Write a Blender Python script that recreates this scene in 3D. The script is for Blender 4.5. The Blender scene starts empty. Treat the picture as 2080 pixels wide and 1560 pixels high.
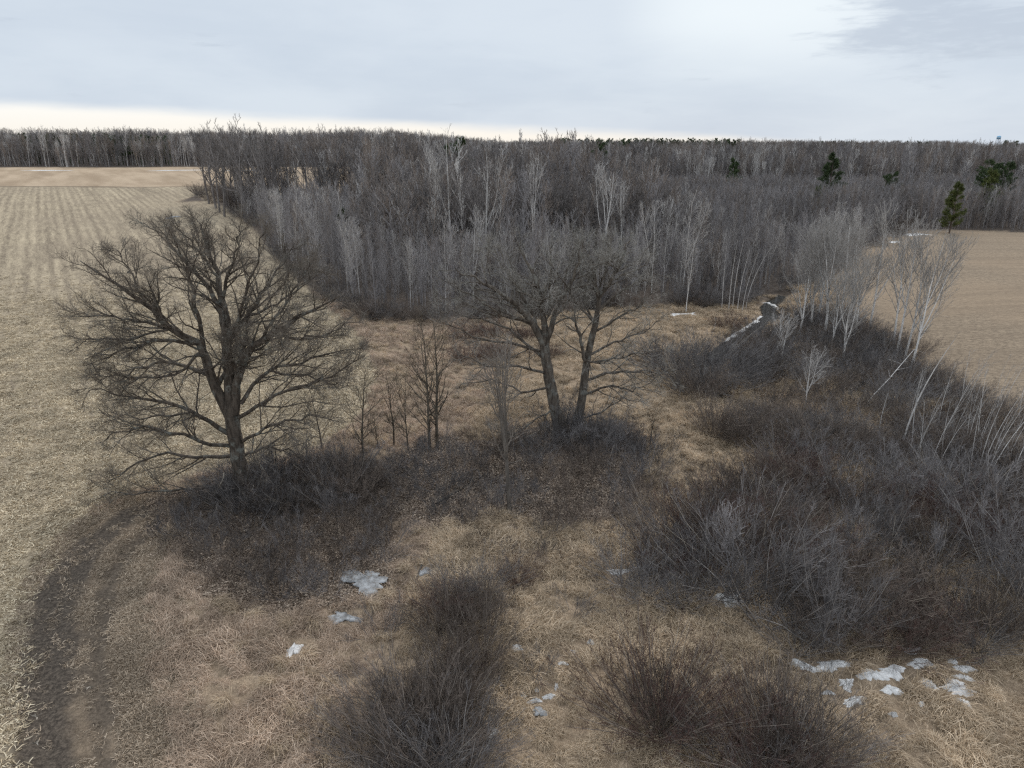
import bpy, math, random
import numpy as np

SC = bpy.context.scene
COL = SC.collection
rad = math.radians

# ------------------------------------------------------------------ camera
CAM_H, PITCH, FPX = 22.0, 18.9, 1442.0          # drone height, tilt below the horizon, focal length in 2080-px units
cam_data = bpy.data.cameras.new('drone_camera')
cam_data.sensor_width = 36.0
cam_data.lens = 36.0 * FPX / 2080.0
cam_data.clip_start, cam_data.clip_end = 0.1, 20000
cam = bpy.data.objects.new('drone_camera', cam_data)
cam.location = (0, 0, CAM_H)
cam.rotation_euler = (rad(90 - PITCH), 0, 0)
COL.objects.link(cam)
SC.camera = cam
_c, _s = math.cos(rad(PITCH)), math.sin(rad(PITCH))


def ray(u, v):
    """world direction of a point of the 2080 x 1560 photograph"""
    x, y = (u - 1040) / FPX, -(v - 780) / FPX
    return np.array([x, _c + y * _s, -_s + y * _c])


# ------------------------------------------------------------------ sky, sun, exposure
SUN_AZ, SUN_EL = 22.0, 40.0
world = bpy.data.worlds.new('World')
SC.world = world
world.use_nodes = True
nt = world.node_tree
nt.nodes.clear()


def N(tree, kind, **kw):
    n = tree.nodes.new(kind)
    for k, v in kw.items():
        setattr(n, k, v)
    return n


def math_node(tree, op, a, b=None, c=None, clamp=False):
    n = N(tree, 'ShaderNodeMath', operation=op)
    n.use_clamp = clamp
    for i, x in enumerate((a, b, c)):
        if x is None:
            continue
        if isinstance(x, (int, float)):
            n.inputs[i].default_value = x
        else:
            tree.links.new(x, n.inputs[i])
    return n.outputs[0]


def remap(tree, x, a, b, c=0.0, d=1.0, smooth=True):
    n = N(tree, 'ShaderNodeMapRange')
    n.interpolation_type = 'SMOOTHSTEP' if smooth else 'LINEAR'
    tree.links.new(x, n.inputs[0])
    for i, v in enumerate((a, b, c, d)):
        n.inputs[1 + i].default_value = v
    return n.outputs[0]


def mixc(tree, f, a, b, blend='MIX'):
    n = N(tree, 'ShaderNodeMix', data_type='RGBA', blend_type=blend)
    for sock, x in ((n.inputs[0], f), (n.inputs[6], a), (n.inputs[7], b)):
        if isinstance(x, (int, float)):
            sock.default_value = x
        elif isinstance(x, tuple):
            sock.default_value = (*x, 1.0)
        else:
            tree.links.new(x, sock)
    return n.outputs[2]


def noise(tree, vec, scale, detail=3.0, rough=0.55, dist=0.0, out=0):
    n = N(tree, 'ShaderNodeTexNoise')
    n.inputs['Scale'].default_value = scale
    n.inputs['Detail'].default_value = detail
    n.inputs['Roughness'].default_value = rough
    n.inputs['Distortion'].default_value = dist
    if vec is not None:
        tree.links.new(vec, n.inputs['Vector'])
    return n.outputs[out]


def mapping(tree, vec, scale=(1, 1, 1), rot=(0, 0, 0), loc=(0, 0, 0)):
    n = N(tree, 'ShaderNodeMapping')
    n.inputs['Scale'].default_value = scale
    n.inputs['Rotation'].default_value = rot
    n.inputs['Location'].default_value = loc
    tree.links.new(vec, n.inputs['Vector'])
    return n.outputs[0]


def build_sky():
    t = nt
    tc = N(t, 'ShaderNodeTexCoord').outputs['Generated']
    sep = N(t, 'ShaderNodeSeparateXYZ')
    t.links.new(tc, sep.inputs[0])
    dx, dy, dz = sep.outputs
    # the clear sky behind the cloud
    sky = N(t, 'ShaderNodeTexSky')
    sky.sky_type = 'NISHITA'
    sky.sun_disc = False
    sky.sun_elevation = rad(SUN_EL)
    sky.sun_rotation = rad(SUN_AZ)
    bg_sky = N(t, 'ShaderNodeBackground')
    bg_sky.inputs['Strength'].default_value = 0.1
    t.links.new(sky.outputs[0], bg_sky.inputs['Color'])
    # even stratus deck, softly mottled
    soft = noise(t, mapping(t, tc, (3.0, 3.0, 10.0)), 1.0, 4, 0.5, 0.3)
    curd = noise(t, mapping(t, tc, (5.0, 5.0, 24.0)), 1.0, 5, 0.6, 0.3)
    v = math_node(t, 'ADD', math_node(t, 'MULTIPLY', soft, 0.65), math_node(t, 'MULTIPLY', curd, 0.35))
    v = remap(t, v, 0.36, 0.64)
    colr = mixc(t, v, (0.60, 0.68, 0.785), (0.695, 0.77, 0.857))
    # greyest in the band over the bright rim; an overcast sky brightens overhead
    up = remap(t, dz, 0.03, 0.16)
    colr = mixc(t, math_node(t, 'MULTIPLY', up, 0.25), colr, (0.71, 0.775, 0.845))
    zen = remap(t, dz, 0.20, 1.0, 1.0, 1.75, False)
    # thin place in the deck with the sun behind it
    def spot(u, vv, a, b):
        d = ray(u, vv)
        d = d / np.linalg.norm(d)
        dot = N(t, 'ShaderNodeVectorMath', operation='DOT_PRODUCT')
        t.links.new(tc, dot.inputs[0])
        dot.inputs[1].default_value = tuple(d)
        return remap(t, dot.outputs['Value'], math.cos(rad(a)), math.cos(rad(b)))
    g = math_node(t, 'MULTIPLY', spot(1555, 0, 11, 0.5), remap(t, dz, 0.035, 0.15))
    colr = mixc(t, math_node(t, 'MULTIPLY', g, 0.85), colr, (0.90, 0.965, 1.0))
    # grey cumulus bank at the right
    hv = N(t, 'ShaderNodeVectorMath', operation='NORMALIZE')
    t.links.new(mapping(t, tc, (1, 1, 0)), hv.inputs[0])
    hd = N(t, 'ShaderNodeVectorMath', operation='DOT_PRODUCT')
    t.links.new(hv.outputs[0], hd.inputs[0])
    hd.inputs[1].default_value = (math.sin(rad(62)), math.cos(rad(62)), 0)
    side = remap(t, hd.outputs['Value'], math.cos(rad(46)), math.cos(rad(31)))
    bank = math_node(t, 'MULTIPLY', side, remap(t, dz, 0.066, 0.105))
    bn = noise(t, mapping(t, tc, (7, 7, 40)), 1.0, 7, 0.62, 0.25)
    bank = remap(t, math_node(t, 'ADD', math_node(t, 'MULTIPLY', bank, 0.75), math_node(t, 'MULTIPLY', math_node(t, 'SUBTRACT', bn, 0.5), 2.6)), 0.28, 0.82)
    colr = mixc(t, math_node(t, 'MULTIPLY', bank, 0.85), colr, (0.53, 0.60, 0.70))
    # the deck ends above the horizon: a bright rim of open sky under its edge
    A, B = ray(0, 210), ray(1650, 291)
    n = np.cross(B, A)
    n /= np.linalg.norm(n)
    if n[2] < 0:
        n = -n
    dot = N(t, 'ShaderNodeVectorMath', operation='DOT_PRODUCT')
    t.links.new(tc, dot.inputs[0])
    dot.inputs[1].default_value = tuple(n)
    wob = noise(t, mapping(t, tc, (6, 6, 40)), 1.0, 4, 0.6)
    s = math_node(t, 'ADD', dot.outputs['Value'], math_node(t, 'MULTIPLY', math_node(t, 'SUBTRACT', wob, 0.5), 0.014))
    rim = remap(t, s, 0.0085, -0.0085)
    rimcol = mixc(t, remap(t, dz, 0.0, 0.05), (1.0, 0.95, 0.87), (1.03, 1.02, 0.98))
    colr = mixc(t, rim, colr, rimcol)
    bg_cloud = N(t, 'ShaderNodeBackground')
    t.links.new(zen, bg_cloud.inputs['Strength'])
    t.links.new(colr, bg_cloud.inputs['Color'])
    mx = N(t, 'ShaderNodeMixShader')
    mx.inputs[0].default_value = 0.95
    t.links.new(bg_sky.outputs[0], mx.inputs[1])
    t.links.new(bg_cloud.outputs[0], mx.inputs[2])
    out = N(t, 'ShaderNodeOutputWorld')
    t.links.new(mx.outputs[0], out.inputs['Surface'])


build_sky()

sun_data = bpy.data.lights.new('sun', 'SUN')
sun_data.energy = 1.5
sun_data.angle = rad(25)
sun_data.color = (1.0, 0.93, 0.84)
sun = bpy.data.objects.new('sun', sun_data)
COL.objects.link(sun)
# the sun stands ahead of the camera, to the right
sd = np.array([math.sin(rad(SUN_AZ)) * math.cos(rad(SUN_EL)), math.cos(rad(SUN_AZ)) * math.cos(rad(SUN_EL)), math.sin(rad(SUN_EL))])
from mathutils import Vector
sun.rotation_euler = Vector(tuple(sd)).to_track_quat('Z', 'Y').to_euler()

SC.view_settings.view_transform = 'Standard'
SC.view_settings.look = 'None'
SC.view_settings.exposure = 0.0
SC.view_settings.gamma = 1.0
SC.view_settings.use_curve_mapping = False
SC.render.engine = 'CYCLES'
SC.cycles.max_bounces = 4
SC.cycles.diffuse_bounces = 2
SC.cycles.glossy_bounces = 2
SC.cycles.transparent_max_bounces = 4
SC.cycles.volume_bounces = 0
SC.cycles.use_denoising = False      # bare twigs stay crisp
SC.cycles.pixel_filter_type = 'BLACKMAN_HARRIS'
SC.cycles.filter_width = 1.3
SC.cycles.sample_clamp_indirect = 2.0
SC.cycles.sample_clamp_direct = 6.0
SC.cycles.caustics_reflective = False
SC.cycles.caustics_refractive = False

# ------------------------------------------------------------------ terrain
def sst(a, b, x):
    t = np.clip((np.asarray(x, float) - a) / (b - a), 0, 1)
    return t * t * (3 - 2 * t)


def vnoise(x, y, seed=0):
    x, y = np.asarray(x, float), np.asarray(y, float)
    xi, yi = np.floor(x), np.floor(y)
    xf, yf = x - xi, y - yi
    def h(i, j):
        n = np.sin(i * 127.1 + j * 311.7 + seed * 74.7) * 43758.5453
        return n - np.floor(n)
    u, w = xf * xf * (3 - 2 * xf), yf * yf * (3 - 2 * yf)
    a = h(xi, yi) * (1 - u) + h(xi + 1, yi) * u
    b = h(xi, yi + 1) * (1 - u) + h(xi + 1, yi + 1) * u
    return a * (1 - w) + b * w


def broad(x, y):
    """lie of the land, without the small hummocks"""
    x, y = np.asarray(x, float), np.asarray(y, float)
    left = sst(12, 95, -x)
    z = left * (5.0 * sst(85, 240, y) + 3.0 * sst(230, 430, y))
    z = z + 4.2 * sst(22, 62, x - 0.08 * y) * sst(38, 125, y) * (1 - sst(150, 230, y))
    z = z + sst(450, 1400, y) * (6.5 * (vnoise(x / 420.0, y / 420.0, 5) - 0.3) + 4.0 * (vnoise(x / 130.0, y / 200.0, 6) - 0.5) - 9.0 * np.exp(-((x / np.maximum(y, 1.0) - 0.645) / 0.035) ** 2))
    z = z + 0.9 * (vnoise(x / 38.0, y / 38.0, 3) - 0.5) * sst(60, 120, y)
    return z


def at(u, v):
    """where the sight line through (u, v) of the photograph meets the ground"""
    d = ray(u, v)
    t = 10.0
    lo = t
    for _ in range(400):
        p = np.array([0, 0, CAM_H]) + d * t
        if p[2] < broad(p[0], p[1]):
            break
        lo = t
        t *= 1.03
    hi = t
    for _ in range(30):
        m = 0.5 * (lo + hi)
        p = np.array([0, 0, CAM_H]) + d * m
        if p[2] < broad(p[0], p[1]):
            hi = m
        else:
            lo = m
    p = np.array([0, 0, CAM_H]) + d * hi
    return p


def on_plane(u, v, y):
    d = ray(u, v)
    return np.array([0, 0, CAM_H]) + d * (y / d[1])


def ground_poly(pix):
    return np.array([at(u, v)[:2] for u, v in pix])


def inside(poly, x, y):
    x, y = np.asarray(x, float), np.asarray(y, float)
    res = np.zeros(x.shape, bool)
    j = len(poly) - 1
    for i in range(len(poly)):
        xi, yi, xj, yj = poly[i][0], poly[i][1], poly[j][0], poly[j][1]
        c = ((yi > y) != (yj > y)) & (x < (xj - xi) * (y - yi) / (yj - yi + 1e-12) + xi)
        res ^= c
        j = i
    return res


def line_dist(line, x, y, closed=False):
    x, y = np.asarray(x, float), np.asarray(y, float)
    best = np.full(x.shape, 1e9)
    m = len(line)
    for i in range(m if closed else m - 1):
        a, b = np.asarray(line[i][:2], float), np.asarray(line[(i + 1) % m][:2], float)
        ab = b - a
        t = np.clip(((x - a[0]) * ab[0] + (y - a[1]) * ab[1]) / (ab @ ab + 1e-12), 0, 1)
        best = np.minimum(best, np.hypot(x - a[0] - t * ab[0], y - a[1] - t * ab[1]))
    return best


def sdist(poly, x, y):
    """signed distance, positive inside"""
    d = line_dist(poly, x, y, True)
    return np.where(inside(poly, x, y), d, -d)


# --- plan of the place, traced on the ground
FIELD_EDGE = [(20, 1640), (22, 1560), (32, 1400), (52, 1260), (78, 1170), (135, 1090), (205, 1030), (280, 990), (420, 965), (620, 925), (730, 850),
              (765, 760), (735, 690), (690, 645), (640, 600), (585, 555), (540, 490), (490, 445), (440, 415), (400, 396)]
g_edge = [at(u, v)[:2] for u, v in FIELD_EDGE]
FIELD = np.array([(-140, 8)] + g_edge + [(-102, 222), (-64, 226), (-60, 262), (-66, 330), (-72, 420), (-420, 420), (-420, 8)])
WOOD_FRONT = [(398, 392), (440, 418), (490, 447), (530, 486), (578, 545), (628, 590), (690, 628), (740, 648), (850, 655), (930, 655), (1010, 650), (1130, 640),
              (1260, 626), (1400, 622), (1490, 624), (1560, 606), (1620, 588), (1700, 545), (1745, 512), (1800, 482), (1835, 470)]
g_front = [at(u, v)[:2] for u, v in WOOD_FRONT]
RF = [(1835, 472), (1740, 530), (1700, 570), (1740, 640), (1850, 690), (1880, 735), (1930, 790), (2000, 815), (2080, 850), (2240, 930)]
g_rf = [at(u, v)[:2] for u, v in RF]
RIGHT_FIELD = np.array(g_rf + [(75, 30), (190, 60), (190, 135)] + [tuple(at(1900, 470)[:2] + np.array([6, 4]))])
_rfy = float(at(1860, 472)[1])
WOODS = np.array(g_front + [(np.interp(_rfy, [0, 200], [0, 115]) + 4, _rfy + 4), (95, _rfy + 2), (150, _rfy - 4), (260, _rfy - 6), (2500, 900), (2500, 3200), (-2600, 3200),
                            (-900, 440), (-420, 422), (-71, 422), (-65, 330), (-59, 262), (-63, 226), (-101, 222)])
TRACK_L = [at(u, v)[:2] for u, v in [(95, 1640), (95, 1560), (90, 1450), (95, 1340), (110, 1240), (140, 1160), (190, 1100), (260, 1050), (340, 1018), (420, 1000)]]
TRACK_R = [at(u, v)[:2] for u, v in [(215, 1640), (212, 1560), (200, 1450), (196, 1340), (205, 1250), (225, 1175), (262, 1115), (310, 1070), (360, 1040), (430, 1020)]]
LITTER = [ground_poly([(320, 1030), (420, 985), (560, 950), (760, 930), (820, 1000), (815, 1110), (760, 1210), (600, 1245), (430, 1210), (350, 1140)]),
          ground_poly([(770, 930), (900, 890), (1020, 890), (1130, 850), (1300, 860), (1330, 960), (1290, 1060), (1150, 1085), (1000, 1045), (880, 1080), (800, 1060)])]
STREAM_PIX = [(1600, 596), (1572, 612), (1560, 624), (1572, 634), (1558, 648), (1520, 672), (1480, 700), (1440, 730), (1420, 765), (1450, 800), (1520, 826), (1600, 850),
              (1680, 872), (1790, 898), (1900, 912), (2000, 940), (2120, 990)]
STREAM = [at(u, v)[:2] for u, v in STREAM_PIX]
FAR_CLEAR = np.array([(248, 352), (330, 345), (420, 420), (300, 430)])


def height(x, y):
    """the ground as built: land, tussocks, ruts and the stream bed"""
    x, y = np.asarray(x, float), np.asarray(y, float)
    z = broad(x, y)
    near = 1 - sst(130, 190, y)
    fl = sst(-0.5, 1.5, sdist(FIELD, x, y))
    fr = sst(-0.5, 1.5, sdist(RIGHT_FIELD, x, y))
    wild = (1 - fl) * (1 - fr) * near
    mown = sst(0.8, 4.0, np.minimum(line_dist(TRACK_L, x, y), line_dist(TRACK_R, x, y)))
    tus = (vnoise(x / 0.7, y / 0.7, 1) - 0.5) * 0.30 + (vnoise(x / 2.3, y / 2.3, 2) - 0.5) * 0.34
    z = z + tus * wild * mown + (vnoise(x / 0.4, y / 0.4, 4) - 0.5) * 0.05 * near
    rut = np.exp(-(line_dist(TRACK_L, x, y) / 0.42) ** 2) + 0.8 * np.exp(-(line_dist(TRACK_R, x, y) / 0.42) ** 2)
    z = z - 0.11 * rut
    sdm = line_dist(STREAM, x, y)
    wide = sst(58, 70, y)
    z = z - 0.6 * (1 - sst(0.5 + 0.25 * wide, 1.5 + 0.7 * wide, sdm))
    return z


def hz(x, y):
    return float(height(np.array([x]), np.array([y]))[0])


# ------------------------------------------------------------------ materials
def new_mat(name):
    m = bpy.data.materials.new(name)
    m.use_nodes = True
    t = m.node_tree
    t.nodes.clear()
    out = N(t, 'ShaderNodeOutputMaterial')
    b = N(t, 'ShaderNodeBsdfPrincipled')
    b.inputs['Roughness'].default_value = 0.85
    b.inputs['Specular IOR Level'].default_value = 0.2
    t.links.new(b.outputs[0], out.inputs['Surface'])
    return m, t, b


def bark(name, a, b2, scale=3.0, lichen=None, lichen_amt=0.5, vary=0.35, marks=None, stretch=(1, 1, 0.25), tone=(1.04, 0.97, 0.90)):
    """bark: two tones in streaks, lichen patches, dark marks, and each tree a little lighter or darker"""
    m, t, b = new_mat(name)
    obj = N(t, 'ShaderNodeTexCoord').outputs['Object']
    a, b2 = [tuple(x * y for x, y in zip(q, tone)) for q in (a, b2)]
    f = remap(t, noise(t, mapping(t, obj, stretch), scale, 4, 0.65), 0.35, 0.65)
    c = mixc(t, f, a, b2)
    if lichen:
        lf = remap(t, noise(t, obj, 1.6, 5, 0.7), 0.50, 0.66)
        c = mixc(t, math_node(t, 'MULTIPLY', lf, lichen_amt), c, lichen)
    if marks:
        mf = remap(t, noise(t, mapping(t, obj, (2, 2, 9)), 2.2, 3, 0.6), 0.60, 0.66)
        c = mixc(t, math_node(t, 'MULTIPLY', mf, 0.8), c, marks)
    rnd = N(t, 'ShaderNodeObjectInfo').outputs['Random']
    hsv = N(t, 'ShaderNodeHueSaturation')
    t.links.new(remap(t, rnd, 0, 1, 1 - vary, 1 + vary, False), hsv.inputs['Value'])
    t.links.new(c, hsv.inputs['Color'])
    t.links.new(hsv.outputs[0], b.inputs['Base Color'])
    return m


M = {}
M['oak'] = bark('oak_bark', (0.046, 0.039, 0.033), (0.118, 0.102, 0.087), 5, (0.25, 0.255, 0.225), 0.62, 0.0)
M['oak_twig'] = bark('oak_twig_bark', (0.095, 0.083, 0.071), (0.20, 0.18, 0.156), 3, (0.27, 0.27, 0.24), 0.5, 0.0)
M['oak_pale_twig'] = bark('grey_oak_twig_bark', (0.19, 0.178, 0.16), (0.35, 0.33, 0.30), 3, (0.36, 0.36, 0.32), 0.4, 0.0, None, (1, 1, 0.25), (1.0, 0.98, 0.95))
M['oak_grey'] = bark('grey_oak_bark', (0.055, 0.047, 0.040), (0.14, 0.124, 0.107), 5, (0.28, 0.28, 0.25), 0.5, 0.0)
M['dead'] = bark('dead_wood', (0.25, 0.23, 0.20), (0.42, 0.39, 0.34), 4, None, 0, 0.15)
M['sapling'] = bark('young_tree_bark', (0.075, 0.064, 0.052), (0.16, 0.14, 0.115), 5, (0.17, 0.165, 0.13), 0.4, 0.15)
M['grey_tree'] = bark('grey_tree_bark', (0.12, 0.111, 0.102), (0.23, 0.214, 0.197), 3, None, 0, 0.25)
M['wood_dark'] = bark('dark_woodland_bark', (0.118, 0.109, 0.104), (0.235, 0.218, 0.207), 2, None, 0, 0.3, tone=(1.0, 0.965, 0.945))
M['wood_brown'] = bark('brown_woodland_bark', (0.145, 0.126, 0.114), (0.285, 0.252, 0.229), 2, None, 0, 0.3)
M['wood_grey'] = bark('young_stand_bark', (0.18, 0.172, 0.172), (0.34, 0.325, 0.322), 2, None, 0, 0.3, tone=(1.0, 0.965, 0.945))
M['wood_pale'] = bark('pale_aspen_bark', (0.34, 0.33, 0.315), (0.55, 0.53, 0.50), 2, None, 0, 0.15, tone=(1.0, 0.965, 0.945))
M['birch'] = bark('white_birch_bark', (0.54, 0.527, 0.503), (0.72, 0.705, 0.67), 3, None, 0, 0.12, (0.10, 0.09, 0.08), tone=(1.0, 0.965, 0.945))
M['birch_twig'] = bark('birch_twig_bark', (0.26, 0.25, 0.235), (0.42, 0.405, 0.38), 2, None, 0, 0.15, tone=(1.0, 0.965, 0.945))
M['brush_grey'] = bark('grey_brush_bark', (0.112, 0.105, 0.103), (0.22, 0.207, 0.203), 2.5, None, 0, 0.5, tone=(0.98, 0.96, 0.955))
M['brush_brown'] = bark('brown_brush_bark', (0.090, 0.074, 0.064), (0.185, 0.155, 0.135), 2.5, None, 0, 0.5, tone=(1.0, 0.955, 0.91))
M['brush_red'] = bark('red_osier_bark', (0.078, 0.050, 0.045), (0.16, 0.10, 0.088), 2.5, None, 0, 0.25, tone=(1.0, 0.955, 0.91))
M['stem_grey'] = bark('grey_stem_bark', (0.18, 0.169, 0.161), (0.35, 0.33, 0.314), 2.5, None, 0, 0.2, tone=(1.0, 0.955, 0.91))
M['stem_brown'] = bark('brown_stem_bark', (0.12, 0.102, 0.09), (0.27, 0.235, 0.205), 2.5, None, 0, 0.2, tone=(1.0, 0.955, 0.91))
M['needles'] = bark('pine_needles', (0.034, 0.058, 0.027), (0.090, 0.13, 0.058), 1.2, None, 0, 0.25, None, (1, 1, 1))
M['needles_yellow'] = bark('yellowish_pine_needles', (0.065, 0.088, 0.03), (0.16, 0.185, 0.065), 1.2, None, 0, 0.15, None, (1, 1, 1))
M['pine_bark'] = bark('pine_bark', (0.075, 0.06, 0.05), (0.15, 0.12, 0.10), 4, None, 0, 0.1)
M['rust_leaf'] = bark('clinging_dead_leaves', (0.13, 0.075, 0.045), (0.25, 0.15, 0.09), 2, None, 0, 0.2, None, (1, 1, 1))


def straw(name, a, b2, c3, vary=0.22):
    """dead grass and leaf blades: tone varies blade by blade and clump by clump"""
    m, t, b = new_mat(name)
    geo = N(t, 'ShaderNodeNewGeometry')
    r = geo.outputs['Random Per Island']
    c = mixc(t, remap(t, r, 0, 0.6), a, b2)
    c = mixc(t, remap(t, r, 0.55, 1.0), c, c3)
    big = remap(t, noise(t, geo.outputs['Position'], 0.33, 4, 0.6), 0.3, 0.7, 0.74, 1.22)
    rnd = remap(t, N(t, 'ShaderNodeObjectInfo').outputs['Random'], 0, 1, 1 - vary, 1 + vary, False)
    hsv = N(t, 'ShaderNodeHueSaturation')
    t.links.new(math_node(t, 'MULTIPLY', big, rnd), hsv.inputs['Value'])
    t.links.new(c, hsv.inputs['Color'])
    t.links.new(hsv.outputs[0], b.inputs['Base Color'])
    b.inputs['Roughness'].default_value = 0.7
    return m


M['marsh'] = straw('dead_marsh_grass', (0.33, 0.245, 0.155), (0.53, 0.405, 0.275), (0.70, 0.555, 0.40))
M['meadow'] = straw('dead_meadow_grass', (0.30, 0.216, 0.152), (0.48, 0.358, 0.26), (0.64, 0.495, 0.37))
M['mown'] = straw('short_dead_grass', (0.25, 0.19, 0.132), (0.40, 0.312, 0.225), (0.55, 0.44, 0.325))
M['corn'] = straw('corn_residue', (0.285, 0.218, 0.14), (0.49, 0.395, 0.265), (0.72, 0.61, 0.44), 0.22)
M['leaves'] = straw('fallen_oak_leaves', (0.175, 0.128, 0.094), (0.31, 0.235, 0.176), (0.50, 0.40, 0.305))

# snow and ice
def snow_mat(name, a, b2, dirt, dirt_at, rough):
    m, t, b = new_mat(name)
    pos = N(t, 'ShaderNodeNewGeometry').outputs['Position']
    c = mixc(t, remap(t, noise(t, pos, 2.3, 6, 0.7), 0.36, 0.62), a, b2)
    c = mixc(t, remap(t, noise(t, pos, 9.0, 5, 0.75), dirt_at, dirt_at + 0.09), c, dirt)
    t.links.new(c, b.inputs['Base Color'])
    b.inputs['Roughness'].default_value = rough
    bp = N(t, 'ShaderNodeBump')
    bp.inputs['Strength'].default_value = 0.5
    bp.inputs['Distance'].default_value = 0.04
    t.links.new(noise(t, pos, 14, 5, 0.7), bp.inputs['Height'])
    t.links.new(bp.outputs[0], b.inputs['Normal'])
    return m


M['snow'] = snow_mat('old_snow', (0.52, 0.50, 0.475), (0.84, 0.815, 0.78), (0.33, 0.28, 0.22), 0.655, 0.9)
M['ice'] = snow_mat('grey_pond_ice', (0.16, 0.155, 0.15), (0.40, 0.405, 0.405), (0.15, 0.12, 0.09), 0.56, 0.5)
m, t, b = new_mat('dark_stream_water')
b.inputs['Base Color'].default_value = (0.022, 0.020, 0.016, 1)
b.inputs['Roughness'].default_value = 0.12
b.inputs['IOR'].default_value = 1.33
b.inputs['Specular IOR Level'].default_value = 0.5
bump = N(t, 'ShaderNodeBump')
bump.inputs['Strength'].default_value = 0.25
t.links.new(noise(t, N(t, 'ShaderNodeTexCoord').outputs['Object'], 2.5, 3), bump.inputs['Height'])
t.links.new(bump.outputs[0], b.inputs['Normal'])
M['water'] = m


def plain(name, colr, rough=0.5):
    m, t, b = new_mat(name)
    f = noise(t, N(t, 'ShaderNodeTexCoord').outputs['Object'], 0.8, 3)
    t.links.new(mixc(t, f, tuple(x * 0.9 for x in colr), tuple(min(1, x * 1.08) for x in colr)), b.inputs['Base Color'])
    b.inputs['Roughness'].default_value = rough
    return m


M['tank_blue'] = plain('tank_blue_paint', (0.22, 0.46, 0.66))
M['tank_white'] = plain('tank_pale_paint', (0.55, 0.66, 0.75))
M['steel'] = plain('pale_steel_paint', (0.34, 0.40, 0.47))

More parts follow.
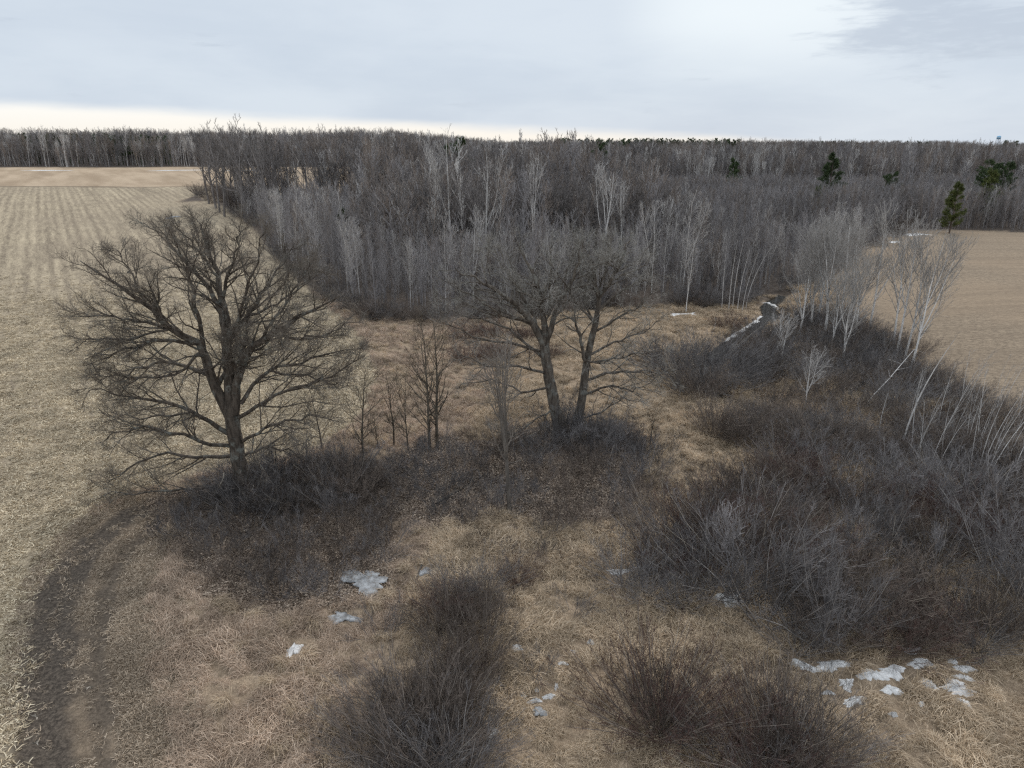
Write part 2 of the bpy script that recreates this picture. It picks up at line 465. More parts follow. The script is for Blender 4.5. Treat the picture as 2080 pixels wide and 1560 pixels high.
# ------------------------------------------------------------------ ground
def ground_material():
    m, t, b = new_mat('ground_soil_and_stubble')
    pos = N(t, 'ShaderNodeNewGeometry').outputs['Position']
    flat = mapping(t, pos, (1, 1, 0))
    def attr(n):
        a = N(t, 'ShaderNodeAttribute')
        a.attribute_name = n
        s = N(t, 'ShaderNodeSeparateColor')
        t.links.new(a.outputs['Color'], s.inputs[0])
        return s.outputs
    corn, right, track = attr('zone_fields')
    litter, wood, band = attr('zone_wild')
    fine = noise(t, flat, 7.0, 4, 0.7)
    mid = noise(t, flat, 1.1, 5, 0.65)
    big = noise(t, flat, 0.11, 4, 0.6)
    wide = noise(t, flat, 0.018, 4, 0.55)
    # dead grass
    c = mixc(t, remap(t, mid, 0.35, 0.65), (0.17, 0.125, 0.084), (0.42, 0.315, 0.215))
    c = mixc(t, math_node(t, 'MULTIPLY', remap(t, big, 0.35, 0.65), 0.5), c, (0.36, 0.27, 0.19))
    c = mixc(t, math_node(t, 'MULTIPLY', remap(t, fine, 0.46, 0.70), 0.5), c, (0.12, 0.09, 0.062))
    mat1 = noise(t, mapping(t, flat, (26, 9, 1), (0, 0, rad(25))), 1.0, 5, 0.8, 1.6)
    c = mixc(t, math_node(t, 'MULTIPLY', remap(t, mat1, 0.40, 0.50, 1.0, 0.0), 0.75), c, (0.075, 0.054, 0.036))
    c = mixc(t, math_node(t, 'MULTIPLY', remap(t, mat1, 0.54, 0.64), 0.7), c, (0.58, 0.45, 0.315))
    # woodland floor
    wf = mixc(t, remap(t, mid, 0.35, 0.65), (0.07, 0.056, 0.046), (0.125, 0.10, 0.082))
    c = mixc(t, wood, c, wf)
    lf = mixc(t, remap(t, fine, 0.35, 0.65), (0.11, 0.083, 0.063), (0.25, 0.192, 0.146))
    c = mixc(t, litter, c, lf)
    # corn field: residue over dark soil, in rows
    rot = rad(32.0)
    along = mapping(t, flat, (1, 1, 1), (0, 0, -rot))
    seprow = N(t, 'ShaderNodeSeparateXYZ')
    t.links.new(along, seprow.inputs[0])
    wav = math_node(t, 'MULTIPLY', math_node(t, 'ADD', seprow.outputs[0], math_node(t, 'MULTIPLY', noise(t, flat, 0.25, 3), 0.35)), 2 * math.pi / 1.9)
    row = math_node(t, 'MULTIPLY_ADD', math_node(t, 'SINE', wav), 0.5, 0.5)
    streaks = noise(t, mapping(t, along, (1.3, 0.16, 1)), 1.0, 5, 0.7)
    lanes = noise(t, mapping(t, along, (0.40, 0.008, 1)), 1.0, 4, 0.65)
    cc = math_node(t, 'ADD', math_node(t, 'MULTIPLY', fine, 0.45), math_node(t, 'MULTIPLY', streaks, 0.50))
    cc = math_node(t, 'ADD', cc, math_node(t, 'MULTIPLY', math_node(t, 'MULTIPLY', row, remap(t, noise(t, mapping(t, along, (0.12, 0.05, 1)), 1.0, 3), 0.30, 0.55)), 0.09))
    cc = math_node(t, 'ADD', cc, math_node(t, 'MULTIPLY', lanes, 0.36))
    cc = math_node(t, 'ADD', cc, math_node(t, 'MULTIPLY', mid, 0.20))
    speck = noise(t, mapping(t, along, (3.2, 1.5, 1)), 1.0, 6, 0.85)
    cc = math_node(t, 'ADD', cc, math_node(t, 'MULTIPLY', math_node(t, 'SUBTRACT', speck, 0.5), 0.95))
    f = remap(t, cc, 0.54, 1.08)
    corncol = mixc(t, f, (0.145, 0.112, 0.080), (0.58, 0.475, 0.325))
    corncol = mixc(t, math_node(t, 'MULTIPLY', remap(t, wide, 0.4, 0.62), 0.35), corncol, (0.26, 0.205, 0.15))
    # the strip beyond the low terrace is cleaner and paler
    far_str = noise(t, mapping(t, along, (0.10, 0.02, 1)), 1.0, 4, 0.6)
    farcol = mixc(t, remap(t, far_str, 0.3, 0.7), (0.325, 0.24, 0.16), (0.47, 0.36, 0.25))
    corncol = mixc(t, band, corncol, farcol)
    edge = math_node(t, 'SUBTRACT', 1.0, math_node(t, 'ABSOLUTE', math_node(t, 'MULTIPLY_ADD', band, 2.0, -1.0)))
    corncol = mixc(t, math_node(t, 'MULTIPLY', edge, 0.7), corncol, (0.115, 0.085, 0.06))
    c = mixc(t, corn, c, corncol)
    # tilled right-hand field
    rrow = noise(t, mapping(t, flat, (1.3, 3.0, 1), (0, 0, rad(14))), 1.0, 6, 0.85)
    rc = mixc(t, remap(t, rrow, 0.32, 0.68), (0.15, 0.114, 0.082), (0.385, 0.298, 0.208))
    rs = noise(t, mapping(t, flat, (2.0, 5.0, 1), (0, 0, rad(14))), 1.0, 4, 0.85)
    rc = mixc(t, math_node(t, 'MULTIPLY', remap(t, rs, 0.50, 0.66), 0.55), rc, (0.10, 0.078, 0.058))
    rc = mixc(t, math_node(t, 'MULTIPLY', remap(t, noise(t, flat, 0.05, 4), 0.4, 0.65), 0.45), rc, (0.325, 0.238, 0.16))
    arc = noise(t, mapping(t, flat, (0.03, 0.45, 1), (0, 0, rad(20))), 1.0, 4, 0.6, 0.4)
    rc = mixc(t, math_node(t, 'MULTIPLY', remap(t, arc, 0.44, 0.62), 0.3), rc, (0.175, 0.132, 0.094))
    c = mixc(t, right, c, rc)
    # wheel tracks: trodden soil with crumbs
    tcol = mixc(t, remap(t, noise(t, flat, 5.5, 6, 0.85), 0.40, 0.64), (0.050, 0.040, 0.032), (0.150, 0.120, 0.092))
    c = mixc(t, track, c, tcol)
    t.links.new(c, b.inputs['Base Color'])
    b.inputs['Roughness'].default_value = 0.95
    b.inputs['Specular IOR Level'].default_value = 0.1
    bump = N(t, 'ShaderNodeBump')
    bump.inputs['Strength'].default_value = 0.6
    bump.inputs['Distance'].default_value = 0.10
    hgt = math_node(t, 'ADD', fine, math_node(t, 'MULTIPLY', mid, 1.2))
    t.links.new(hgt, bump.inputs['Height'])
    t.links.new(bump.outputs[0], b.inputs['Normal'])
    return m


def zones(x, y):
    e = (vnoise(x / 1.1, y / 1.1, 11) - 0.5) * 1.1 + (vnoise(x / 0.35, y / 0.35, 12) - 0.5) * 0.5
    corn = sst(-0.35, 0.35, sdist(FIELD, x, y) + e)
    right = sst(-0.6, 0.6, sdist(RIGHT_FIELD, x, y) + e * 1.2)
    dl, dr = line_dist(TRACK_L, x, y), line_dist(TRACK_R, x, y)
    track = np.maximum(1 - sst(0.7, 1.9, dl + e * 0.7), 0.85 * (1 - sst(0.3, 1.2, dr + e * 0.8)))
    mid_lane = 0.5 * (1 - sst(0.9, 2.0, np.minimum(dl, dr) + e * 0.4))
    track = np.maximum(track, mid_lane)
    lit = np.zeros_like(x)
    for p in LITTER:
        lit = np.maximum(lit, sst(-1.2, 1.8, sdist(p, x, y) + e * 1.5 + 2.4 * (vnoise(x / 1.6, y / 1.6, 41) - 0.55)))
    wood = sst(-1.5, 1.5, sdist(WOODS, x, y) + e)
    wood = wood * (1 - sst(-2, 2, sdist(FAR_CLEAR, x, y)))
    band = corn * sst(-1.5, 1.5, y - (276 - 0.10 * (x + 100) + 5 * (vnoise(x / 30, y / 30, 9) - 0.5)))
    return corn, right, track, lit, wood, band


def link_mesh(name, me, mat=None, parent=None):
    o = bpy.data.objects.new(name, me)
    COL.objects.link(o)
    if mat:
        me.materials.append(mat)
    if parent:
        o.parent = parent
    return o


def quick_mesh(name, verts, loops, nper, smooth=True):
    """mesh out of arrays: loops is (F, nper)"""
    me = bpy.data.meshes.new(name)
    verts = np.ascontiguousarray(verts, np.float32)
    loops = np.ascontiguousarray(loops, np.int32)
    me.vertices.add(len(verts))
    me.vertices.foreach_set('co', verts.ravel())
    me.loops.add(loops.size)
    me.loops.foreach_set('vertex_index', loops.ravel())
    me.polygons.add(len(loops))
    me.polygons.foreach_set('loop_start', np.arange(0, loops.size, nper, dtype=np.int32))
    me.polygons.foreach_set('use_smooth', np.full(len(loops), smooth))
    me.update(calc_edges=True)
    return me


def build_ground():
    ys = [-60, -20, 0, 8, 14]
    y = 17.0
    while y < 3300:
        ys.append(y)
        y *= 1.0072 if y < 130 else (1.02 if y < 600 else 1.09)
    ys = np.array(ys)
    s = np.linspace(-1, 1, 361)
    s = np.sign(s) * (0.72 * np.abs(s) + 0.28 * np.abs(s) ** 3)
    Y, S = np.meshgrid(ys, s, indexing='ij')
    X = S * (16 + 1.15 * np.maximum(Y, 10))
    x, y = X.ravel(), Y.ravel()
    z = height(x, y)
    V = np.stack([x, y, z], 1)
    ny, nx = X.shape
    i = np.arange(ny - 1)[:, None] * nx + np.arange(nx - 1)[None]
    Q = np.stack([i, i + 1, i + nx + 1, i + nx], -1).reshape(-1, 4)
    me = quick_mesh('ground', V, Q, 4)
    corn, right, track, lit, wood, band = zones(x, y)
    for nm, ch in (('zone_fields', (corn, right, track)), ('zone_wild', (lit, wood, band))):
        a = me.color_attributes.new(nm, 'FLOAT_COLOR', 'POINT')
        arr = np.ones((len(x), 4), np.float32)
        for k in range(3):
            arr[:, k] = ch[k]
        a.data.foreach_set('color', arr.ravel())
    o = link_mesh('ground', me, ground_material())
    o['kind'] = 'structure'
    o['label'] = 'rolling farmland with corn stubble, dead meadow and woodland floor'
    return o


build_ground()


def build_stream():
    P = np.array(STREAM)
    # resample smoothly
    tt = np.linspace(0, len(P) - 1, 160)
    X, Y = np.interp(tt, range(len(P)), P[:, 0]), np.interp(tt, range(len(P)), P[:, 1])
    k = np.ones(7) / 7
    X = np.convolve(np.pad(X, 3, 'edge'), k, 'valid')
    Y = np.convolve(np.pad(Y, 3, 'edge'), k, 'valid')
    tx, ty = np.gradient(X), np.gradient(Y)
    ln = np.hypot(tx, ty)
    nx, ny = -ty / ln, tx / ln
    w = np.where(tt < 8, 1.25, 0.9)
    V = []
    for a in (-1, -0.33, 0.33, 1):
        V.append(np.stack([X + nx * w * a, Y + ny * w * a, broad(X, Y) - 0.33], 1))
    V = np.stack(V, 1).reshape(-1, 3)
    i = np.arange(159)[:, None] * 4 + np.arange(3)[None]
    Q = np.stack([i, i + 4, i + 5, i + 1], -1).reshape(-1, 4)
    o = link_mesh('stream', quick_mesh('stream', V, Q, 4), M['water'])
    o['kind'] = 'structure'
    o['label'] = 'narrow dark stream winding out of the woods between icy banks'


build_stream()

# ------------------------------------------------------------------ wood growing: every branch is a tapered tube
def unit(a):
    return a / (np.linalg.norm(a, axis=-1, keepdims=True) + 1e-9)


def tubes(P, R, k):
    """P (N,n,3), R (N,n) -> verts, quads of N tapered tubes with k sides"""
    Nn, n, _ = P.shape
    T = np.gradient(P, axis=1)
    T = unit(T)
    mean = unit(P[:, -1] - P[:, 0])
    ref = np.where(np.abs(mean[:, 2:3]) < 0.8, np.array([[0, 0, 1.0]]), np.array([[1.0, 0, 0]]))
    U = unit(np.cross(T, ref[:, None, :]))
    W = np.cross(T, U)
    ang = np.arange(k) * 2 * math.pi / k
    V = P[:, :, None, :] + R[:, :, None, None] * (np.cos(ang)[None, None, :, None] * U[:, :, None, :] + np.sin(ang)[None, None, :, None] * W[:, :, None, :])
    V = V.reshape(-1, 3)
    b = (np.arange(Nn) * n * k)[:, None, None] + (np.arange(n - 1) * k)[None, :, None]
    j = np.arange(k)[None, None, :]
    j2 = (j + 1) % k
    Q = np.stack([b + j, b + j2, b + k + j2, b + k + j], -1).reshape(-1, 4)
    return V, Q


class Wood:
    """collects tubes; each tube carries the number of its bark"""
    def __init__(self):
        self.V, self.Q, self.I, self.n = [], [], [], 0

    def add(self, P, R, k=3, mi=0):
        P, R = np.asarray(P, float), np.asarray(R, float)
        if len(P) == 0:
            return
        V, Q = tubes(P, R, k)
        self.I.append(np.repeat(np.broadcast_to(mi, (len(P),)), (P.shape[1] - 1) * k))
        self.V.append(V)
        self.Q.append(Q + self.n)
        self.n += len(V)

    def add_raw(self, V, Q, mi=0):
        self.V.append(V)
        self.Q.append(Q + self.n)
        self.I.append(np.full(len(Q), mi))
        self.n += len(V)

    def mesh(self, name, mat):
        me = quick_mesh(name, np.concatenate(self.V), np.concatenate(self.Q), 4)
        mats = mat if isinstance(mat, (list, tuple)) else [mat]
        for m_ in mats:
            me.materials.append(m_)
        if len(mats) > 1:
            me.polygons.foreach_set('material_index', np.concatenate(self.I).astype(np.int32))
        return me


def grow(o, d, L, r0, r1, n, wig, trop, rng, droop=0.0):
    o, d = np.asarray(o, float), unit(np.asarray(d, float))
    L = np.broadcast_to(L, (len(o),)).astype(float)
    pts = [o]
    step = (L / n)[:, None]
    for i in range(n):
        d = unit(d + wig * rng.normal(size=d.shape) + np.array([0, 0, trop - droop * (i / n)]))
        pts.append(pts[-1] + d * step)
    P = np.stack(pts, 1)
    t = np.linspace(0, 1, n + 1)[None]
    R = np.asarray(r0, float).reshape(-1, 1) * (1 - t) + np.asarray(r1, float).reshape(-1, 1) * t
    if R.shape[0] == 1:
        R = np.repeat(R, len(o), 0)
    return P, R


def spawn(P, R, num, t0, t1, a0, a1, rng, up=0.0, pw=1.0):
    """num children on each branch: origin, direction, parameter t, radius there, parent's length"""
    Nn, n, _ = P.shape
    idx = np.repeat(np.arange(Nn), num)
    t = (np.tile(np.arange(num), Nn) + rng.random(Nn * num)) / num
    t = t0 + (t1 - t0) * t ** pw
    f = t * (n - 1)
    i = np.minimum(f.astype(int), n - 2)
    fr = (f - i)[:, None]
    o = P[idx, i] * (1 - fr) + P[idx, i + 1] * fr
    tan = unit(P[idx, i + 1] - P[idx, i])
    v = rng.normal(size=tan.shape)
    v[:, 2] += up
    v = unit(v - (v * tan).sum(1, keepdims=True) * tan)
    a = np.radians(a0 + (a1 - a0) * rng.random(len(idx)))[:, None]
    d = np.cos(a) * tan + np.sin(a) * v
    r = R[idx, i] * (1 - fr[:, 0]) + R[idx, i + 1] * fr[:, 0]
    Lp = np.linalg.norm(np.diff(P, axis=1), axis=2).sum(1)[idx]
    return o, d, t, r, Lp


def resample(pts, n):
    pts = np.asarray(pts, float)
    s = np.r_[0, np.cumsum(np.linalg.norm(np.diff(pts, axis=0), axis=1))]
    q = np.linspace(0, s[-1], n)
    return np.stack([np.interp(q, s, pts[:, k]) for k in range(3)], 1)


# ------------------------------------------------------------------ naming helpers
def tag(o, label, cat, group=None):
    o['label'] = label
    o['category'] = cat
    if group:
        o['group'] = group
    return o


def root(name, loc, rz=0.0, sc=1.0):
    e = bpy.data.objects.new(name, None)
    e.empty_display_size = 0.3
    e.location = loc
    e.rotation_euler = (0, 0, rz)
    e.scale = (sc, sc, sc) if not isinstance(sc, tuple) else sc
    COL.objects.link(e)
    return e


def place(name, parts, loc, rz, sc, label, cat, group=None, tilt=(0, 0)):
    """a thing standing at loc; parts is a list of (part name, mesh) shared between alike things, or one mesh"""
    if isinstance(parts, bpy.types.Mesh):
        o = bpy.data.objects.new(name, parts)
        COL.objects.link(o)
        o.location = loc
        o.rotation_euler = (tilt[0], tilt[1], rz)
        o.scale = (sc, sc, sc) if not isinstance(sc, tuple) else sc
        return tag(o, label, cat, group)
    e = root(name, loc, rz, sc)
    e.rotation_euler = (tilt[0], tilt[1], rz)
    tag(e, label, cat, group)
    for nm, me in parts:
        c = bpy.data.objects.new(nm, me)
        c.parent = e
        COL.objects.link(c)
    return e


# ------------------------------------------------------------------ the big oaks
def limb_tree(name, y0, limbs, seed, loc_px, crown_spread=1.0, twig_len=1.0, extra=8, dens=1.0, mats=('oak', 'oak_twig'), extra_h=(3.0, 9.0), extra_len=(4, 7)):
    """a spreading tree: limbs are lists of ((u, v), depth offset, radius) traced in the plane of the trunk"""
    rng = np.random.default_rng(seed)
    base = at(*loc_px)
    base[2] = hz(base[0], base[1])
    y0 = base[1]
    trunk, crown = Wood(), Wood()
    Ps, Rs = [], []
    for k, limb in enumerate(limbs):
        pts = []
        for (u, v), dy, r in limb:
            p = on_plane(u, v, y0 + dy)
            pts.append(p - base)
        pts = np.array(pts)
        n = 13
        P = resample(pts, n)
        jit = rng.normal(size=P.shape) * 0.075
        jit[0] = 0
        if k == 0:
            jit *= 0.3
            P[0, 2] -= 0.4
        P = P + jit * np.linspace(0.4, 1.6, n)[:, None]
        rr = np.interp(np.linspace(0, 1, n), np.linspace(0, 1, len(limb)), [q[2] for q in limb])
        if k == 0:
            rr[0] *= 1.35
        rr = rr * (0.9 if k < 4 else 0.70)
        trunk.add(P[None], rr[None], 9 if k < 4 else 7)
        if k > 0:
            Ps.append(P)
            Rs.append(rr)
    if extra:
        # limbs towards and away from the viewer
        main = np.array(Ps[:3])
        mr = np.array(Rs[:3])
        o, d, t, r, Lp = spawn(main, mr, max(1, extra // 3), 0.05, 0.75, 45, 75, rng, 0.25)
        d[:, 1] = np.sign(d[:, 1]) * (np.abs(d[:, 1]) + 0.9)
        d[:, 0] *= 0.6
        P, R = grow(o, d, rng.uniform(*extra_len, len(o)), np.clip(r * 0.55, 0.05, 0.17), np.full(len(o), 0.035), 12, 0.16, 0.05, rng)
        trunk.add(P, R, 6)
        Ps += list(P[:, :13] if P.shape[1] == 13 else P)
        Rs += list(R)
    P0, R0 = np.array(Ps), np.array(Rs)
    # secondary branches
    o, d, t, r, Lp = spawn(P0, R0, int(13 * dens), 0.14, 1.0, 18, 48, rng, 0.10)
    L = (0.40 * Lp * (1.08 - t) + 0.85) * rng.uniform(0.6, 1.25, len(o)) * crown_spread
    P1, R1 = grow(o, d, L, np.clip(r * 0.50, 0.022, 0.075), np.full(len(o), 0.012), 8, 0.13, 0.0, rng)
    trunk.add(P1, R1, 5)
    # limb tips carry on
    o, d, t, r, Lp = spawn(P1, R1, int(8 * dens), 0.15, 1.0, 22, 48, rng, 0.12)
    L = (0.40 * Lp * (1.1 - t) + 0.42) * rng.uniform(0.6, 1.2, len(o)) * twig_len
    P2, R2 = grow(o, d, L, np.clip(r * 0.6, 0.010, 0.026), np.full(len(o), 0.007), 5, 0.22, 0.02, rng)
    crown.add(P2, R2, 3)
    o, d, t, r, Lp = spawn(P2, R2, int(4 * dens), 0.2, 1.0, 30, 60, rng, 0.25)
    L = (0.45 * Lp * (1.1 - t) + 0.22) * rng.uniform(0.6, 1.2, len(o)) * twig_len
    P3, R3 = grow(o, d, L, np.clip(r * 0.7, 0.006, 0.011), np.full(len(o), 0.0045), 2, 0.24, 0.06, rng)
    crown.add(P3, R3, 3)
    o, d, t, r, Lp = spawn(P3, R3, 2, 0.25, 1.0, 30, 60, rng, 0.2)
    P4, R4 = grow(o, d, rng.uniform(0.15, 0.42, len(o)), np.full(len(o), 0.005), np.full(len(o), 0.003), 1, 0.25, 0.05, rng)
    crown.add(P4, R4, 3)
    parts = [('trunk', trunk.mesh(name + '_trunk', M[mats[0]])), ('crown', crown.mesh(name + '_crown', M[mats[1]]))]
    return parts, base


def lb(pts, dys, rs):
    return [(p, dy, r) for p, dy, r in zip(pts, dys, rs)]


OAK = [
    lb([(492, 1012), (488, 950), (480, 900), (471, 842)], [0, 0, 0, 0], [0.66, 0.52, 0.50, 0.50]),
    lb([(471, 846), (467, 770), (463, 700), (457, 640), (446, 575), (428, 515), (404, 452)], [0, 0.1, 0.4, 0.8, 1.2, 1.6, 2.0], [0.42, 0.36, 0.33, 0.26, 0.19, 0.12, 0.04]),
    lb([(470, 850), (445, 800), (425, 755), (412, 705), (390, 690), (350, 664), (300, 622), (235, 577), (165, 530)], [0, 0, -.2, -.5, -.8, -1.2, -1.7, -2.2, -2.6], [0.40, 0.36, 0.32, 0.28, 0.22, 0.18, 0.13, 0.08, 0.03]),
    lb([(476, 840), (484, 775), (500, 720), (522, 697), (552, 680), (620, 640), (690, 600)], [0, -.1, -.3, -.5, -.8, -1.3, -1.8], [0.34, 0.29, 0.26, 0.21, 0.15, 0.09, 0.03]),
    lb([(458, 680), (449, 633), (430, 590), (385, 540), (330, 478), (290, 455)], [0.4, 0.7, 1.2, 1.8, 2.6, 3.0], [0.27, 0.22, 0.18, 0.13, 0.08, 0.03]),
    lb([(462, 695), (486, 660), (508, 634), (545, 580), (575, 535), (600, 500)], [0.4, 1.0, 1.5, 2.2, 2.8, 3.2], [0.26, 0.22, 0.17, 0.12, 0.07, 0.03]),
    lb([(414, 708), (404, 640), (392, 590), (372, 520), (345, 470)], [-.5, -1.0, -1.6, -2.2, -2.8], [0.22, 0.17, 0.13, 0.09, 0.03]),
    lb([(452, 615), (462, 560), (478, 510), (490, 462)], [0.9, 0.4, -.3, -1.0], [0.17, 0.13, 0.09, 0.03]),
    lb([(400, 698), (340, 690), (285, 700), (235, 715), (180, 728)], [-.6, -1.4, -2.4, -3.0, -3.4], [0.18, 0.14, 0.11, 0.07, 0.03]),
    lb([(350, 666), (290, 655), (225, 640), (150, 640)], [-1.1, -1.2, -1.0, -.8], [0.13, 0.10, 0.07, 0.03]),
    lb([(430, 765), (385, 745), (330, 735), (270, 755), (210, 790)], [0, 0.8, 1.8, 2.6, 3.2], [0.20, 0.16, 0.12, 0.08, 0.03]),
    lb([(463, 880), (437, 862), (394, 836), (343, 819), (269, 806), (188, 788)], [0, -.4, -1.0, -1.6, -2.2, -2.6], [0.24, 0.19, 0.16, 0.13, 0.08, 0.03]),
    lb([(468, 905), (414, 900), (370, 880), (286, 866), (215, 888)], [0, -1.0, -1.8, -2.6, -3.0], [0.20, 0.16, 0.13, 0.09, 0.03]),
    lb([(474, 925), (404, 930), (336, 918), (269, 944), (210, 985)], [0, .4, 1.0, 1.8, 2.4], [0.19, 0.15, 0.11, 0.07, 0.03]),
    lb([(486, 985), (404, 992), (310, 1000), (205, 1006)], [0, -.6, -1.2, -1.6], [0.17, 0.12, 0.08, 0.03]),
    lb([(490, 820), (520, 775), (552, 748), (636, 728), (720, 712)], [0, .4, .8, 1.4, 2.0], [0.20, 0.16, 0.13, 0.08, 0.03]),
    lb([(482, 850), (545, 810), (610, 785), (680, 765), (738, 720)], [0, -.8, -1.6, -2.2, -2.8], [0.19, 0.15, 0.11, 0.07, 0.03]),
    lb([(488, 900), (540, 868), (600, 850), (665, 850)], [0, -1.0, -2.0, -3.0], [0.16, 0.13, 0.09, 0.03]),
    lb([(490, 930), (540, 905), (590, 915), (640, 945)], [0, 1.0, 2.0, 2.6], [0.14, 0.10, 0.07, 0.03]),
    lb([(552, 682), (610, 690), (660, 680), (715, 650)], [-.8, -.2, .6, 1.2], [0.12, 0.09, 0.06, 0.03]),
    lb([(508, 640), (560, 620), (620, 580), (655, 545)], [1.4, 2.0, 2.6, 3.2], [0.12, 0.09, 0.06, 0.03]),
    lb([(463, 700), (492, 620), (520, 540), (540, 468)], [0.4, -.4, -1.2, -1.8], [0.18, 0.14, 0.09, 0.03]),
    lb([(522, 697), (575, 625), (610, 570), (640, 535)], [-.5, -.2, .4, .8], [0.14, 0.11, 0.07, 0.03]),
    lb([(446, 575), (410, 520), (380, 480), (352, 455)], [1.2, .6, -.2, -.8], [0.13, 0.10, 0.07, 0.03]),
    lb([(300, 622), (262, 555), (235, 505)], [-1.7, -1.0, -.3], [0.10, 0.07, 0.03]),
    lb([(350, 666), (260, 690), (165, 688)], [-1.2, -2.2, -3.2], [0.11, 0.08, 0.03]),
    lb([(545, 752), (640, 768), (705, 790)], [.8, 0, -.8], [0.11, 0.08, 0.03]),
    lb([(394, 836), (305, 850), (228, 838)], [-1.0, .2, 1.2], [0.12, 0.08, 0.03]),
    lb([(408, 715), (360, 760), (290, 770), (200, 760)], [-.5, -1.5, -2.5, -3.2], [0.14, 0.11, 0.08, 0.03]),
]
parts, base = limb_tree('oak', 0, OAK, 7, (492, 1012), dens=1.16, extra=6, extra_len=(3, 5.5))
place('oak_tree', parts, base, 0, 1, 'huge wide-spreading bare oak at the edge of the corn stubble', 'tree')
OAK_BASE = base

OAK_M1 = [
    lb([(1142, 888), (1127, 825), (1114, 765), (1106, 700)], [0, 0, 0, 0], [0.62, 0.50, 0.46, 0.40]),
    lb([(1106, 705), (1082, 655), (1040, 610), (985, 575), (920, 545)], [0, -.4, -.8, -1.2, -1.5], [0.30, 0.24, 0.18, 0.11, 0.03]),
    lb([(1107, 700), (1104, 640), (1090, 575), (1066, 525), (1050, 492)], [0, .3, .7, 1.1, 1.4], [0.30, 0.24, 0.18, 0.11, 0.03]),
    lb([(1108, 705), (1128, 640), (1150, 590), (1172, 535), (1185, 495)], [0, -.3, -.7, -1.2, -1.5], [0.28, 0.22, 0.16, 0.10, 0.03]),
    lb([(1100, 620), (1060, 590), (1010, 530), (985, 500)], [.5, 1.2, 2.0, 2.4], [0.17, 0.13, 0.08, 0.03]),
    lb([(1116, 640), (1118, 575), (1120, 520), (1128, 482)], [0, .6, 1.1, 1.6], [0.17, 0.13, 0.08, 0.03]),
    lb([(1104, 715), (1050, 700), (980, 690), (905, 655)], [0, .8, 1.6, 2.4], [0.18, 0.14, 0.10, 0.03]),
    lb([(1112, 760), (1050, 742), (985, 745), (925, 718)], [0, -.8, -1.6, -2.4], [0.17, 0.13, 0.09, 0.03]),
    lb([(1118, 785), (1065, 795), (1000, 770), (940, 780)], [0, 1.0, 2.0, 3.0], [0.15, 0.11, 0.08, 0.03]),
    lb([(1060, 650), (1000, 640), (940, 615), (890, 600)], [-.6, 0, .6, 1.2], [0.14, 0.11, 0.07, 0.03]),
    lb([(1106, 690), (1060, 600), (1030, 545), (1015, 505)], [0, .8, 1.6, 2.2], [0.20, 0.15, 0.09, 0.03]),
    lb([(1085, 655), (1020, 640), (960, 600), (905, 570)], [-.4, -1.2, -2.0, -2.8], [0.16, 0.12, 0.08, 0.03]),
    lb([(1100, 725), (1030, 665), (950, 640), (880, 625)], [0, 1.2, 2.2, 3.2], [0.17, 0.12, 0.08, 0.03]),
    lb([(1112, 640), (1145, 570), (1165, 520), (1170, 480)], [0, 1.2, 2.2, 3.0], [0.15, 0.11, 0.08, 0.03]),
    lb([(1128, 830), (1090, 850), (1050, 880), (1010, 880)], [0, -.8, -1.4, -1.8], [0.13, 0.09, 0.06, 0.03]),
]
parts, base = limb_tree('oak', 0, OAK_M1, 17, (1142, 888), extra=6, dens=0.8, crown_spread=1.05, twig_len=0.95, extra_len=(3, 5.5), mats=('oak_grey', 'oak_pale_twig'))
place('oak_tree', parts, base, 0, 1, 'thick-trunked grey bare oak leaning away from its forked darker neighbour', 'tree')
OAK_M2 = [
    lb([(1166, 884), (1182, 815), (1190, 750), (1202, 690), (1212, 640)], [0, 0, .1, .2, .2], [0.46, 0.38, 0.34, 0.29, 0.25]),
    lb([(1212, 645), (1216, 600), (1203, 555), (1194, 490)], [.2, .2, .6, 1.0], [0.22, 0.18, 0.12, 0.03]),
    lb([(1214, 610), (1240, 570), (1262, 530), (1280, 492)], [.2, -.3, -.8, -1.2], [0.18, 0.14, 0.09, 0.03]),
    lb([(1192, 748), (1180, 705), (1176, 670), (1150, 640), (1135, 640)], [0, -.4, -.8, -1.4, -1.8], [0.18, 0.15, 0.12, 0.08, 0.03]),
    lb([(1208, 660), (1190, 620), (1178, 570), (1160, 520)], [.2, .8, 1.5, 2.0], [0.15, 0.12, 0.08, 0.03]),
    lb([(1190, 772), (1240, 756), (1300, 754), (1362, 762)], [0, .5, 1.0, 1.5], [0.17, 0.13, 0.09, 0.03]),
    lb([(1188, 800), (1235, 786), (1285, 790), (1330, 770)], [0, -1.0, -2.0, -2.8], [0.16, 0.12, 0.08, 0.03]),
    lb([(1200, 720), (1245, 695), (1300, 680), (1340, 650)], [.1, .8, 1.6, 2.4], [0.15, 0.11, 0.08, 0.03]),
    lb([(1206, 675), (1250, 650), (1300, 620), (1325, 590)], [.1, -.6, -1.2, -1.8], [0.14, 0.11, 0.07, 0.03]),
    lb([(1180, 850), (1222, 838), (1262, 810), (1310, 815)], [0, .4, .8, 1.4], [0.12, 0.09, 0.06, 0.03]),
    lb([(1214, 625), (1225, 560), (1238, 510), (1245, 480)], [.2, 1.0, 1.8, 2.4], [0.15, 0.11, 0.08, 0.03]),
    lb([(1214, 630), (1265, 590), (1305, 570), (1345, 560)], [.2, 1.0, 1.8, 2.6], [0.15, 0.11, 0.08, 0.03]),
    lb([(1196, 735), (1245, 728), (1300, 715), (1350, 715)], [.1, -.8, -1.8, -2.6], [0.14, 0.10, 0.07, 0.03]),
    lb([(1208, 655), (1165, 610), (1140, 570), (1125, 540)], [.2, -.8, -1.6, -2.4], [0.14, 0.10, 0.07, 0.03]),
    lb([(1226, 580), (1262, 560), (1300, 545), (1325, 520)], [0, .8, 1.4, 2.0], [0.12, 0.09, 0.06, 0.03]),
]
